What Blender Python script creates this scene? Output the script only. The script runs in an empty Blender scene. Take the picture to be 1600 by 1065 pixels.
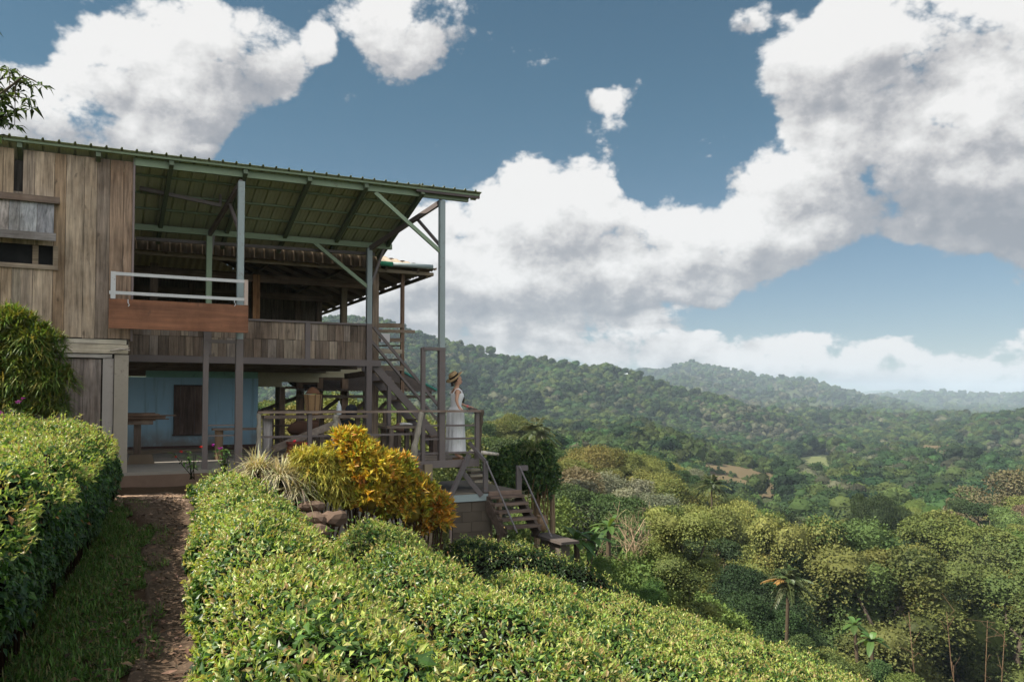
import bpy, math, numpy as np
from mathutils import Vector
R = math.radians
rng = np.random.default_rng(7)
scene = bpy.context.scene
COL = scene.collection

# ---------------------------------------------------------------- camera
FPX = 1300.0
PITCH = R(2.0)
PY0 = 579.5
cam_d = bpy.data.cameras.new('camera')
cam = bpy.data.objects.new('camera', cam_d); COL.objects.link(cam)
cam_d.sensor_width = 36.0
cam_d.lens = FPX / 1600 * 36
cam_d.shift_y = (PY0 - 532.5) / 1600
cam_d.clip_start = 0.05; cam_d.clip_end = 60000
cam.location = (0, 0, 0); cam.rotation_euler = (R(90) + PITCH, 0, 0)
scene.camera = cam

def ray(px, py):
    cx = (px - 800) / FPX; cy = (PY0 - py) / FPX
    return np.array([cx, math.cos(PITCH) - cy * math.sin(PITCH), math.sin(PITCH) + cy * math.cos(PITCH)])
def at(px, py, Y):
    d = ray(px, py); return d * (Y / d[1])

# house frame: u along the facade (to the right), v into depth, w up from the deck
BETA = math.atan2(.46, .888)
U = np.array([math.cos(BETA), math.sin(BETA), 0]); V = np.array([-math.sin(BETA), math.cos(BETA), 0]); W = np.array([0, 0, 1.])
O = np.array([-1.345, 15.9, -1.15])
def H(u, v, w): return O + U * u + V * v + W * w
def L(px, py, v):
    """u, w of the point seen at a pixel on the vertical plane v"""
    d = ray(px, py); t = (v + V @ O) / (V @ d); p = d * t - O
    return float(U @ p), float(p[2])
def LH(px, py, v):
    u, w = L(px, py, v); return H(u, v, w)

# ---------------------------------------------------------------- light
SUN_EL = R(46); a_ = R(9)
S = -U * math.cos(a_) + V * math.sin(a_)
SUN = np.array([S[0] * math.cos(SUN_EL), S[1] * math.cos(SUN_EL), math.sin(SUN_EL)])
sd = bpy.data.lights.new('sun', 'SUN'); sun = bpy.data.objects.new('sun', sd); COL.objects.link(sun)
sd.energy = 4.6; sd.angle = R(0.5); sd.color = (1.0, .93, .82)
sun.rotation_euler = Vector(SUN).to_track_quat('Z', 'Y').to_euler()
sun.location = (0, 0, 60)

scene.view_settings.view_transform = 'Standard'; scene.view_settings.look = 'None'
scene.view_settings.exposure = 1.02; scene.view_settings.gamma = 1
scene.render.engine = 'CYCLES'
cy = scene.cycles
cy.max_bounces = 6; cy.diffuse_bounces = 3; cy.glossy_bounces = 2; cy.transmission_bounces = 4; cy.transparent_max_bounces = 6
cy.volume_bounces = 0
cy.caustics_reflective = False; cy.caustics_refractive = False
cy.use_denoising = True

# node helper
class NT:
    def __init__(s, tree): s.t = tree; s.n = tree.nodes; s.l = tree.links
    def put(s, sock, val):
        if isinstance(val, bpy.types.NodeSocket): s.l.new(val, sock)
        elif val is not None: sock.default_value = val
    def node(s, typ, ins=None, **kw):
        nd = s.n.new(typ)
        for k, v in kw.items(): setattr(nd, k, v)
        for k, v in (ins or {}).items(): s.put(nd.inputs[k], v)
        return nd
    def m(s, op, a, b=None, c=None, clamp=False):
        nd = s.n.new('ShaderNodeMath'); nd.operation = op; nd.use_clamp = clamp
        for i, v in enumerate((a, b, c)):
            if v is not None: s.put(nd.inputs[i], v)
        return nd.outputs[0]
    def vm(s, op, a, b=None, out=0, scale=None):
        nd = s.n.new('ShaderNodeVectorMath'); nd.operation = op
        s.put(nd.inputs[0], a)
        if b is not None: s.put(nd.inputs[1], b)
        if scale is not None: s.put(nd.inputs['Scale'], scale)
        return nd.outputs[out]
    def noise(s, vec, scale, detail=4, rough=.5, dist=0, out=0, lac=2.0):
        nd = s.node('ShaderNodeTexNoise', {'Vector': vec, 'Scale': scale, 'Detail': detail, 'Roughness': rough, 'Distortion': dist, 'Lacunarity': lac})
        return nd.outputs[out]
    def ramp(s, fac, stops, interp='LINEAR'):
        nd = s.n.new('ShaderNodeValToRGB'); s.put(nd.inputs[0], fac); e = nd.color_ramp.elements
        nd.color_ramp.interpolation = interp
        while len(e) < len(stops): e.new(.5)
        for el, (p, c) in zip(e, stops): el.position = p; el.color = (*c, 1) if len(c) == 3 else c
        return nd.outputs[0]
    def mr(s, v, a, b, c=0., d=1., smooth=True):
        nd = s.n.new('ShaderNodeMapRange'); nd.interpolation_type = 'SMOOTHSTEP' if smooth else 'LINEAR'
        for k, x in zip(('Value', 'From Min', 'From Max', 'To Min', 'To Max'), (v, a, b, c, d)): s.put(nd.inputs[k], x)
        return nd.outputs[0]
    def mix(s, f, a, b, mode='MIX'):
        nd = s.n.new('ShaderNodeMix'); nd.data_type = 'RGBA'; nd.blend_type = mode
        s.put(nd.inputs[0], f)
        for k, v in ((6, a), (7, b)):
            if isinstance(v, tuple) and len(v) == 3: v = (*v, 1)
            s.put(nd.inputs[k], v)
        return nd.outputs[2]

# ---------------------------------------------------------------- world: sky and clouds by direction
world = bpy.data.worlds.new('World'); scene.world = world; world.use_nodes = True
nt = NT(world.node_tree); nt.n.clear()
sky = nt.node('ShaderNodeTexSky', sky_type='NISHITA', sun_disc=False)
sky.sun_elevation = SUN_EL; sky.sun_rotation = math.atan2(SUN[0], SUN[1])
sky.altitude = 900; sky.air_density = 1.0; sky.dust_density = 1.3; sky.ozone_density = 2.2
tc = nt.node('ShaderNodeTexCoord').outputs['Generated']
D = nt.vm('NORMALIZE', tc)

def azel(px, py):
    d = ray(px, py); return math.atan2(d[0], d[1]), math.atan2(d[2], math.hypot(d[0], d[1]))
BLOBS = [  # px, py, rx, ry, weight
    (150, 170, 190, 120, 1.1), (260, 80, 190, 110, 1.2), (385, 70, 110, 90, 1.0), (250, 190, 120, 60, .7), (305, 236, 34, 14, .5),
    (-60, 150, 120, 90, .9), (45, 55, 50, 40, -.5),
    (625, 45, 125, 75, 1.2), (620, 105, 70, 55, .9), (487, 78, 26, 40, .85), (330, 140, 130, 70, .8), (100, 220, 200, 60, .8),
    (975, 150, 62, 34, .8), (925, 160, 30, 26, .45), (955, 205, 40, 48, .62), (700, 215, 28, 34, .5), (535, 250, 60, 26, .45), (876, 106, 40, 14, .36), (1190, 20, 46, 26, .48),
    (1310, 110, 150, 105, 1.0), (1480, 90, 260, 170, 1.4), (1600, 200, 260, 220, 1.5), (1480, 270, 220, 110, 1.3), (1400, 60, 150, 80, .8), (1240, 270, 90, 60, .6), (1360, 240, 200, 90, 1.1), (1250, 120, 90, 70, .7), (1130, 242, 60, 34, .55),
    (1300, 330, 250, 75, 1.3), (1130, 385, 150, 70, 1.15), (1560, 330, 130, 60, .8), (1030, 430, 120, 45, .7),
    (870, 320, 110, 100, 1.1), (950, 375, 140, 75, 1.1), (800, 400, 190, 110, 1.2), (660, 480, 220, 110, 1.1), (870, 450, 240, 50, .9),
    (560, 420, 120, 130, .8), (700, 330, 70, 50, .5),
    (860, 520, 260, 34, .75), (1045, 490, 60, 18, .5), (1180, 555, 160, 46, .9), (1000, 550, 150, 40, .8), (1330, 570, 220, 42, .9), (1500, 575, 200, 42, .9),
    (1590, 505, 70, 30, .75), (1452, 511, 30, 9, .4), (1115, 465, 30, 14, .35), (1700, 560, 200, 60, .8), (1800, 250, 300, 200, 1.0),
    (780, 590, 250, 50, .8), (1180, 520, 26, 20, .5), (1230, 535, 60, 22, .5),
    (-500, 300, 500, 130, .8), (-350, -300, 350, 150, .8), (900, -450, 300, 120, .6),
]
def density(vec, detail):
    sx = nt.node('ShaderNodeSeparateXYZ', {0: vec})
    az = nt.m('ARCTAN2', sx.outputs[0], sx.outputs[1]); el = nt.m('ARCSINE', sx.outputs[2])
    # warp the outline a little so the masses do not read as ellipses
    wn = nt.noise(vec, 5.0, 2, .5, out=1)
    wv = nt.vm('SCALE', nt.vm('SUBTRACT', wn, (.5, .5, .5)), scale=.07)
    ae = nt.vm('ADD', nt.node('ShaderNodeCombineXYZ', {0: az, 1: el, 2: 0.}).outputs[0], nt.vm('MULTIPLY', wv, (1, 1, 0)))
    acc = None; hacc = None
    for (px, py, rx, ry, w) in BLOBS:
        c = azel(px, py); cx1 = azel(px + 20, py); cy1 = azel(px, py - 20)
        ra = abs(cx1[0] - c[0]) / 20 * rx * 1.28; re = abs(cy1[1] - c[1]) / 20 * ry * 1.28
        d = nt.vm('MULTIPLY', nt.vm('SUBTRACT', ae, (c[0], c[1], 0)), (1 / ra, 1 / re, 0))
        q = nt.vm('DOT_PRODUCT', d, d, out=1)
        f = nt.m('SUBTRACT', 1.0, q, clamp=True)
        acc = nt.m('MULTIPLY', f, w) if acc is None else nt.m('MULTIPLY_ADD', f, w, acc)
        if w > 0:
            hy = nt.m('MULTIPLY', nt.node('ShaderNodeSeparateXYZ', {0: d}).outputs[1], f)
            hacc = hy if hacc is None else nt.m('ADD', hacc, hy)
    beh = nt.mr(sx.outputs[1], .25, -.35, 0., 1.0)      # unseen bright cloud bank added behind the camera to lift the shaded facade
    acc = nt.m('MULTIPLY_ADD', beh, .95, acc)
    acc = nt.m('MINIMUM', acc, 1.5)
    sc = nt.vm('MULTIPLY', vec, (1, 1, 1.25))
    n1 = nt.noise(sc, 9.0, detail, .60, .25)
    vo = nt.node('ShaderNodeTexVoronoi', {'Vector': nt.vm('ADD', sc, nt.vm('SCALE', wn, scale=.05)), 'Scale': 17.0, 'Detail': 3.0, 'Roughness': .55, 'Lacunarity': 2.3})
    vo.feature = 'F1'
    puff = nt.m('SUBTRACT', .45, vo.outputs['Distance'])
    hi = nt.noise(nt.vm('MULTIPLY', vec, (1, 1, 1.6)), 24.0, detail, .58, .2)
    lowb = nt.mr(el, .03, .13, 1., 0.)
    n1 = nt.m('ADD', nt.m('MULTIPLY', n1, nt.m('SUBTRACT', 1.0, nt.m('MULTIPLY', lowb, .6))), nt.m('MULTIPLY', hi, nt.m('MULTIPLY', lowb, .6)))
    d = nt.m('MULTIPLY_ADD', nt.m('SUBTRACT', n1, .5), 2.6, acc)
    d = nt.m('MULTIPLY_ADD', nt.m('SUBTRACT', hi, .5), 1.15, d)
    d = nt.m('MULTIPLY_ADD', puff, .8, d)
    return d, el, acc, beh, hacc
d0, el0, acc0, beh0, h0 = density(D, 11)
sh = np.array([-.035, -.01, .05])
d1, _, acc1, _b, _h = density(nt.vm('NORMALIZE', nt.vm('ADD', D, tuple(sh))), 6)
sh2 = nt.vm('NORMALIZE', nt.vm('ADD', D, (-.012, 0, .018)))
n_fine = nt.m('SUBTRACT', nt.noise(nt.vm('MULTIPLY', D, (1, 1, 1.25)), 26.0, 6, .6), nt.noise(nt.vm('MULTIPLY', sh2, (1, 1, 1.25)), 26.0, 6, .6))
alpha = nt.mr(d0, .16, .66)
grad = nt.m('SUBTRACT', d0, d1)                      # > 0: thinner towards the sun, so lit
thick = nt.m('SUBTRACT', acc0, 1.0)
lit = nt.m('MULTIPLY_ADD', grad, .30, .72)
lit = nt.m('MULTIPLY_ADD', n_fine, .95, lit)
lit = nt.m('MULTIPLY_ADD', thick, -.16, lit)
lit = nt.m('MULTIPLY_ADD', nt.m('DIVIDE', h0, nt.m('ADD', nt.m('MAXIMUM', acc0, 0.0), .25)), 1.0, lit)
ccol = nt.ramp(lit, [(0.0, (.34, .36, .40)), (.35, (.47, .475, .50)), (.60, (.70, .69, .69)), (.82, (.88, .87, .86)), (1.0, (1.0, .985, .97))])
# low clouds are warmer and softer
low = nt.mr(el0, 0.0, .12, 1., 0.)
ccol = nt.mix(nt.m('MULTIPLY', low, .35), ccol, (.80, .70, .66))
bg1 = nt.node('ShaderNodeBackground', {'Color': nt.mix(1.0, sky.outputs[0], nt.mix(nt.mr(el0, .0, .38, 0, 1), (1.0, 1.0, 1.02), (.70, 1.0, .92)), 'MULTIPLY'), 'Strength': .040})
bg2 = nt.node('ShaderNodeBackground', {'Color': ccol, 'Strength': nt.m('MULTIPLY_ADD', beh0, .90, .455)})  # added bank behind the camera glows stronger than the clouds in view
mx = nt.node('ShaderNodeMixShader', {0: nt.m('MULTIPLY', alpha, .97), 1: bg1.outputs[0], 2: bg2.outputs[0]})
wo = nt.node('ShaderNodeOutputWorld', {0: mx.outputs[0]})
world.cycles.sampling_method = 'MANUAL'; world.cycles.sample_map_resolution = 512

# ---------------------------------------------------------------- object helpers
def tag(o, label=None, cat=None, group=None, kind=None):
    if label: o['label'] = label
    if cat: o['category'] = cat
    if group: o['group'] = group
    if kind: o['kind'] = kind
    return o
def empty(name, loc, label, cat, group=None, rz=0.0):
    o = bpy.data.objects.new(name, None); COL.objects.link(o)
    o.location = tuple(float(x) for x in loc); o.rotation_euler = (0, 0, rz); o.empty_display_size = .2
    return tag(o, label, cat, group)

class MB:
    """mesh builder: collects pieces (world coordinates) and links them as ONE mesh object"""
    def __init__(s): s.V = []; s.F = []; s.C = []; s.n = 0
    def add(s, v, faces, col=(1, 1, 1)):
        v = np.asarray(v, float).reshape(-1, 3)
        if isinstance(faces, np.ndarray): fl = [faces]
        else:
            by = {}
            for f in faces: by.setdefault(len(f), []).append(f)
            fl = [np.array(x) for x in by.values()]
        col = np.asarray(col, float)
        if col.ndim == 2 and len(fl) > 1: raise ValueError('colours')
        for f in fl:
            s.F.append(f + s.n)
            s.C.append(np.broadcast_to(col, (len(f), 3)))
        s.V.append(v); s.n += len(v); return s
    def hexa(s, c, col=(1, 1, 1)):  # 8 corners: bottom ring then top ring
        return s.add(c, [(3, 2, 1, 0), (4, 5, 6, 7), (0, 1, 5, 4), (1, 2, 6, 5), (2, 3, 7, 6), (3, 0, 4, 7)], col)
    def box(s, u0, u1, v0, v1, w0, w1, col=(1, 1, 1)):   # in the house frame
        return s.hexa([H(u0, v0, w0), H(u1, v0, w0), H(u1, v1, w0), H(u0, v1, w0), H(u0, v0, w1), H(u1, v0, w1), H(u1, v1, w1), H(u0, v1, w1)], col)
    def beam(s, a, b, wd, ht, col=(1, 1, 1), up=(0, 0, 1), taper=1.0):
        a = np.asarray(a, float); b = np.asarray(b, float); d = b - a; d /= np.linalg.norm(d)
        up = np.asarray(up, float); x = np.cross(d, up)
        if np.linalg.norm(x) < 1e-4: x = np.cross(d, U)
        x /= np.linalg.norm(x); y = np.cross(x, d)
        c = []
        for p, k in ((a, 1), (b, taper)):
            for sx, sy in ((-1, -1), (1, -1), (1, 1), (-1, 1)): c.append(p + x * sx * wd / 2 * k + y * sy * ht / 2 * k)
        return s.hexa(c, col)
    def tube(s, pts, rad, n=8, col=(1, 1, 1), cap=True, wob=0.0, seed=0):
        pts = np.asarray(pts, float); m = len(pts)
        rad = np.broadcast_to(np.asarray(rad, float), (m,))
        r_ = np.random.default_rng(seed)
        t = np.gradient(pts, axis=0); t /= np.linalg.norm(t, axis=1)[:, None] + 1e-9
        ref = np.array([0, 0, 1.]) if abs(t[0][2]) < .8 else np.array([1., 0, 0])
        vs = []
        for i in range(m):
            x = np.cross(t[i], ref); x /= np.linalg.norm(x) + 1e-9; y = np.cross(x, t[i])
            for k in range(n):
                an = 2 * math.pi * k / n; rr = rad[i] * (1 + wob * (r_.random() - .5))
                vs.append(pts[i] + x * math.cos(an) * rr + y * math.sin(an) * rr)
        f = [(i * n + k, i * n + (k + 1) % n, (i + 1) * n + (k + 1) % n, (i + 1) * n + k) for i in range(m - 1) for k in range(n)]
        if cap: f += [tuple(range(n))[::-1], tuple((m - 1) * n + k for k in range(n))]
        return s.add(vs, f, col)
    def loft(s, rings, col=(1, 1, 1), cap=True):
        rings = [np.asarray(r, float) for r in rings]; n = len(rings[0]); m = len(rings)
        f = [(i * n + k, i * n + (k + 1) % n, (i + 1) * n + (k + 1) % n, (i + 1) * n + k) for i in range(m - 1) for k in range(n)]
        if cap: f += [tuple(range(n))[::-1], tuple((m - 1) * n + k for k in range(n))]
        return s.add(np.concatenate(rings), f, col)
    def build(s, name, mat=None, parent=None, smooth=False, origin=None):
        Vv = np.concatenate(s.V) if s.V else np.zeros((0, 3))
        org = np.zeros(3)
        if parent is not None:
            p = parent; org = np.zeros(3)
            while p is not None: org = org + np.array(p.location); p = p.parent
        me = mesh_from(name, Vv, s.F, np.concatenate(s.C), org if origin is None else np.asarray(origin, float), smooth)
        if mat: me.materials.append(mat)
        o = bpy.data.objects.new(name, me); COL.objects.link(o)
        if parent is not None: o.parent = parent
        if origin is not None and parent is None: o.location = tuple(float(x) for x in origin)
        elif origin is not None: o.location = tuple(float(x) for x in (np.asarray(origin) - org))
        return o
def mesh_from(name, Vv, Fs, C, org=(0, 0, 0), smooth=False):
    me = bpy.data.meshes.new(name)
    Vv = Vv - np.asarray(org)
    me.vertices.add(len(Vv)); me.vertices.foreach_set('co', Vv.astype(np.float32).ravel())
    tot = np.concatenate([np.full(len(f), f.shape[1], np.int32) for f in Fs])
    idx = np.concatenate([f.ravel() for f in Fs]).astype(np.int32)
    me.loops.add(len(idx)); me.loops.foreach_set('vertex_index', idx)
    me.polygons.add(len(tot))
    st = np.zeros(len(tot), np.int32); st[1:] = np.cumsum(tot)[:-1]
    me.polygons.foreach_set('loop_start', st); me.polygons.foreach_set('loop_total', tot)
    me.polygons.foreach_set('use_smooth', np.full(len(tot), bool(smooth)))
    a = me.attributes.new('tint', 'FLOAT_COLOR', 'FACE')
    a.data.foreach_set('color', np.concatenate([C, np.ones((len(C), 1))], 1).astype(np.float32).ravel())
    me.update(calc_edges=True); me.validate()
    return me

# value noise
_P = np.random.default_rng(3).random((64, 64, 64))
def vnoise(x, y, z=0.0):
    x = np.asarray(x, float); y = np.asarray(y, float); z = np.broadcast_to(np.asarray(z, float), x.shape)
    xi, yi, zi = np.floor(x).astype(int), np.floor(y).astype(int), np.floor(z).astype(int)
    fx, fy, fz = x - xi, y - yi, z - zi
    fx, fy, fz = (f * f * (3 - 2 * f) for f in (fx, fy, fz))
    r = 0
    for a in (0, 1):
        for b in (0, 1):
            for c in (0, 1):
                r = r + _P[(xi + a) % 64, (yi + b) % 64, (zi + c) % 64] * (fx if a else 1 - fx) * (fy if b else 1 - fy) * (fz if c else 1 - fz)
    return r * 2 - 1
def fbm(x, y, o=4, g=.5, seed=0.):
    r = 0; a = 1; t = 0
    for i in range(o):
        r = r + a * vnoise(x * 2 ** i + 17 * i + seed, y * 2 ** i - 9 * i + seed * 1.7, seed * .37 + 3.1 * i); t += a; a *= g
    return r / t

# ---------------------------------------------------------------- materials
MATS = {}
def new_mat(name):
    m = bpy.data.materials.new(name); m.use_nodes = True; t = NT(m.node_tree); t.n.clear()
    out = t.node('ShaderNodeOutputMaterial'); MATS[name] = m
    return m, t, out
def bsdf(t, out, col, rough=.7, spec=.3, metal=0., bump=None, bstr=.3, bdist=.01):
    b = t.node('ShaderNodeBsdfPrincipled', {'Base Color': col if not (isinstance(col, tuple) and len(col) == 3) else (*col, 1), 'Roughness': rough, 'Metallic': metal, 'Specular IOR Level': spec})
    if bump is not None:
        bn = t.node('ShaderNodeBump', {'Height': bump, 'Strength': bstr, 'Distance': bdist}); t.l.new(bn.outputs[0], b.inputs['Normal'])
    if out is not None: t.l.new(b.outputs[0], out.inputs[0])
    return b
def foliage(name, trans=.3, rough=.5, spec=.25, warm=(1.5, 1.35, .5), vary=.35, hue=.03, nscale=0., sat=1.0):
    m, t, out = new_mat(name)
    c = t.node('ShaderNodeAttribute', attribute_name='tint').outputs['Color']
    rnd = t.node('ShaderNodeObjectInfo').outputs['Random']
    hs = t.node('ShaderNodeHueSaturation', {'Hue': t.mr(rnd, 0, 1, .5 - hue, .5 + hue, False), 'Saturation': sat, 'Value': t.mr(t.m('FRACT', t.m('MULTIPLY', rnd, 7.13)), 0, 1, 1 - vary, 1 + vary, False), 'Color': c})
    c = hs.outputs[0]
    if nscale:
        n = t.noise(t.node('ShaderNodeTexCoord').outputs['Object'], nscale, 3, .6)
        c = t.mix(1.0, c, t.ramp(n, [(.3, (.6, .65, .6)), (.7, (1.35, 1.3, 1.1))]), 'MULTIPLY')
    b = bsdf(t, None, c, rough, spec)
    tr = t.node('ShaderNodeBsdfTranslucent', {'Color': t.mix(1.0, c, warm, 'MULTIPLY')})
    ms = t.node('ShaderNodeMixShader', {0: trans, 1: b.outputs[0], 2: tr.outputs[0]})
    t.l.new(ms.outputs[0], out.inputs[0])
    return m
def wood(name, axis='w', base=(1, 1, 1), scale=1.0, rough=.8, contrast=1.0):
    """aged wood: streaks along an axis of the house frame (u, v, w), times the piece's own tint"""
    m, t, out = new_mat(name)
    pos = t.node('ShaderNodeNewGeometry').outputs['Position']
    rot = t.node('ShaderNodeVectorRotate', {'Vector': pos, 'Angle': -BETA}, rotation_type='Z_AXIS').outputs[0]
    sc = {'w': (26, 26, 1.6), 'u': (1.6, 26, 26), 'v': (26, 1.6, 26), 'n': (9, 9, 9)}[axis]
    v = t.vm('MULTIPLY', rot, tuple(x * scale for x in sc))
    n1 = t.noise(v, 1.0, 6, .65, .3)
    n2 = t.noise(t.vm('MULTIPLY', rot, (1.6, 1.6, 1.1)), 1.3, 5, .62)
    n3 = t.noise(t.vm('MULTIPLY', rot, (9, 9, 4)), 1.0, 3, .5)
    c = t.node('ShaderNodeAttribute', attribute_name='tint').outputs['Color']
    k = .5 * contrast
    c = t.mix(1.0, c, t.ramp(n1, [(.25, (1 - k, 1 - k, 1 - k)), (.5, (1, 1, 1)), (.75, (1 + k, 1 + k * .95, 1 + k * .9))]), 'MULTIPLY')
    c = t.mix(1.0, c, t.ramp(n2, [(.3, (.62, .58, .54)), (.55, (1, 1, 1)), (.75, (1.22, 1.2, 1.16))]), 'MULTIPLY')
    c = t.mix(t.mr(n3, .66, .76, 0, .55), c, (.05, .038, .03))
    c = t.mix(1.0, c, base, 'MULTIPLY')
    bsdf(t, out, c, rough, .2, bump=n1, bstr=.5, bdist=.006)
    return m
def plain(name, col, rough=.6, spec=.3, metal=0., nscale=3., var=.25, dirt=(.08, .06, .045), dirt_amt=.4, bstr=.15, use_tint=True):
    m, t, out = new_mat(name)
    pos = t.node('ShaderNodeNewGeometry').outputs['Position']
    n = t.noise(pos, nscale, 6, .6, .2); n2 = t.noise(pos, nscale * 9, 4, .6)
    c = t.mix(n, tuple(x * (1 - var) for x in col), tuple(min(1, x * (1 + var)) for x in col))
    if use_tint: c = t.mix(1.0, c, t.node('ShaderNodeAttribute', attribute_name='tint').outputs['Color'], 'MULTIPLY')
    d = t.m('MULTIPLY', t.mr(n2, .52, .72, 0, 1), t.mr(n, .45, .7, 0, 1))
    c = t.mix(t.m('MULTIPLY', d, dirt_amt), c, dirt)
    bsdf(t, out, c, rough, spec, metal, bump=n2, bstr=bstr, bdist=.004)
    return m
M = MATS
foliage('tree_leaves', .14, .6, .15, vary=.22, hue=.022)
foliage('forest_leaves', .15, .7, .1, vary=.30, hue=.025)
foliage('tea_leaves', .38, .38, .4, warm=(1.25, 1.3, .5), vary=0.0, hue=0)
foliage('shrub_leaves', .32, .45, .3, warm=(1.3, 1.1, .5), vary=0.0, hue=0)
wood('wood_vertical', 'w', contrast=1.35); wood('wood_along', 'u'); wood('wood_deep', 'v'); wood('wood_any', 'n')
plain('bark', (.10, .08, .06), .9, .1, nscale=2.5, var=.4, use_tint=True)
plain('green_paint', (.23, .30, .20), .55, .3, nscale=2, var=.2, dirt=(.12, .07, .04), dirt_amt=.7)
plain('brown_paint', (.13, .106, .10), .5, .35, nscale=2, var=.2, dirt=(.17, .10, .06), dirt_amt=.7)
plain('grey_steel', (.26, .31, .31), .45, .4, nscale=2, var=.15, dirt=(.13, .07, .04), dirt_amt=.7)
def stained_wall():
    m, t, out = new_mat('blue_paint'); pos = t.node('ShaderNodeNewGeometry').outputs['Position']
    rot = t.node('ShaderNodeVectorRotate', {'Vector': pos, 'Angle': -BETA}, rotation_type='Z_AXIS').outputs[0]
    n = t.noise(pos, 1.3, 6, .65, .3); st = t.noise(t.vm('MULTIPLY', rot, (9, 9, .7)), 1.0, 5, .65); f = t.noise(pos, 26, 4, .7)
    c = t.mix(n, (.27, .46, .60), (.42, .62, .73))
    c = t.mix(t.mr(st, .50, .72, 0, .55), c, (.16, .24, .28)); c = t.mix(t.mr(f, .62, .70, 0, .5), c, (.42, .44, .42))
    z = t.node('ShaderNodeSeparateXYZ', {0: pos}).outputs[2]
    c = t.mix(t.m('MULTIPLY', t.mr(z, -1.05, -.45, 1, 0), t.mr(n, .35, .6, .2, .9)), c, (.20, .17, .14))
    bsdf(t, out, c, .8, .2, bump=f, bstr=.2, bdist=.004)
stained_wall()
plain('teal_paint', (.24, .45, .38), .75, .2, nscale=1.2, var=.16)
plain('cream_paint', (.42, .37, .25), .8, .2, nscale=1.4, var=.15, dirt=(.2, .16, .11), dirt_amt=.5)
plain('concrete', (.26, .235, .20), .9, .15, nscale=1.3, var=.35, dirt=(.07, .06, .045), dirt_amt=.6, bstr=.4)
plain('stone', (.16, .125, .10), .9, .15, nscale=2.5, var=.45, dirt=(.05, .045, .03), dirt_amt=.5, bstr=.6)
plain('cloth', (1, 1, 1), .85, .1, nscale=8, var=.05, dirt_amt=0)
plain('skin', (1, 1, 1), .55, .3, nscale=8, var=.04, dirt_amt=0, bstr=0)
plain('straw', (1, 1, 1), .8, .15, nscale=30, var=.15, dirt_amt=.1)
plain('hair', (.03, .018, .012), .5, .4, nscale=20, var=.3, dirt_amt=0)
plain('any_paint', (1, 1, 1), .55, .3, nscale=3, var=.15, dirt_amt=.25)
# ================================================================ terrain
def interp(px, pts):
    p = np.array(pts, float); return np.interp(px, p[:, 0], p[:, 1])
CREST = {
    1: dict(D=760., F=350., zf=-34., py=[(-400, 640), (100, 560), (400, 500), (590, 502), (700, 538), (800, 564), (870, 574), (960, 586), (1010, 601), (1060, 614), (1160, 639), (1240, 658), (1330, 694), (1450, 800), (3000, 900)]),
    2: dict(D=1950., F=850., zf=-25., py=[(700, 640), (900, 590), (990, 584), (1040, 584), (1060, 574), (1080, 569), (1110, 573), (1135, 580), (1200, 592), (1265, 596), (1310, 610), (1345, 620), (1400, 630), (1450, 644), (1500, 660), (1600, 690), (3000, 700)]),
    3: dict(D=640., F=360., zf=-35., py=[(1250, 900), (1340, 760), (1420, 706), (1460, 690), (1530, 668), (1600, 655), (1800, 630), (3000, 640)]),
    6: dict(D=285., F=165., zf=-32., py=[(-2000, 760), (850, 720), (930, 706), (1000, 706), (1100, 728), (1180, 738), (1250, 760), (1300, 782), (1345, 808), (1400, 900), (3000, 950)]),
    4: dict(D=2900., F=1980., zf=-30., py=[(-2000, 600), (1200, 640), (1390, 620), (1450, 616), (1500, 617), (1560, 620), (1640, 616), (1900, 600), (3000, 610)]),
    5: dict(D=5600., F=4200., zf=-50., py=[(-2000, 610), (900, 618), (1300, 618), (1345, 612), (1380, 608), (1402, 606), (1425, 611), (1450, 614), (1480, 612), (1530, 613), (1600, 614), (1900, 608), (3000, 612)]),
}
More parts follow.
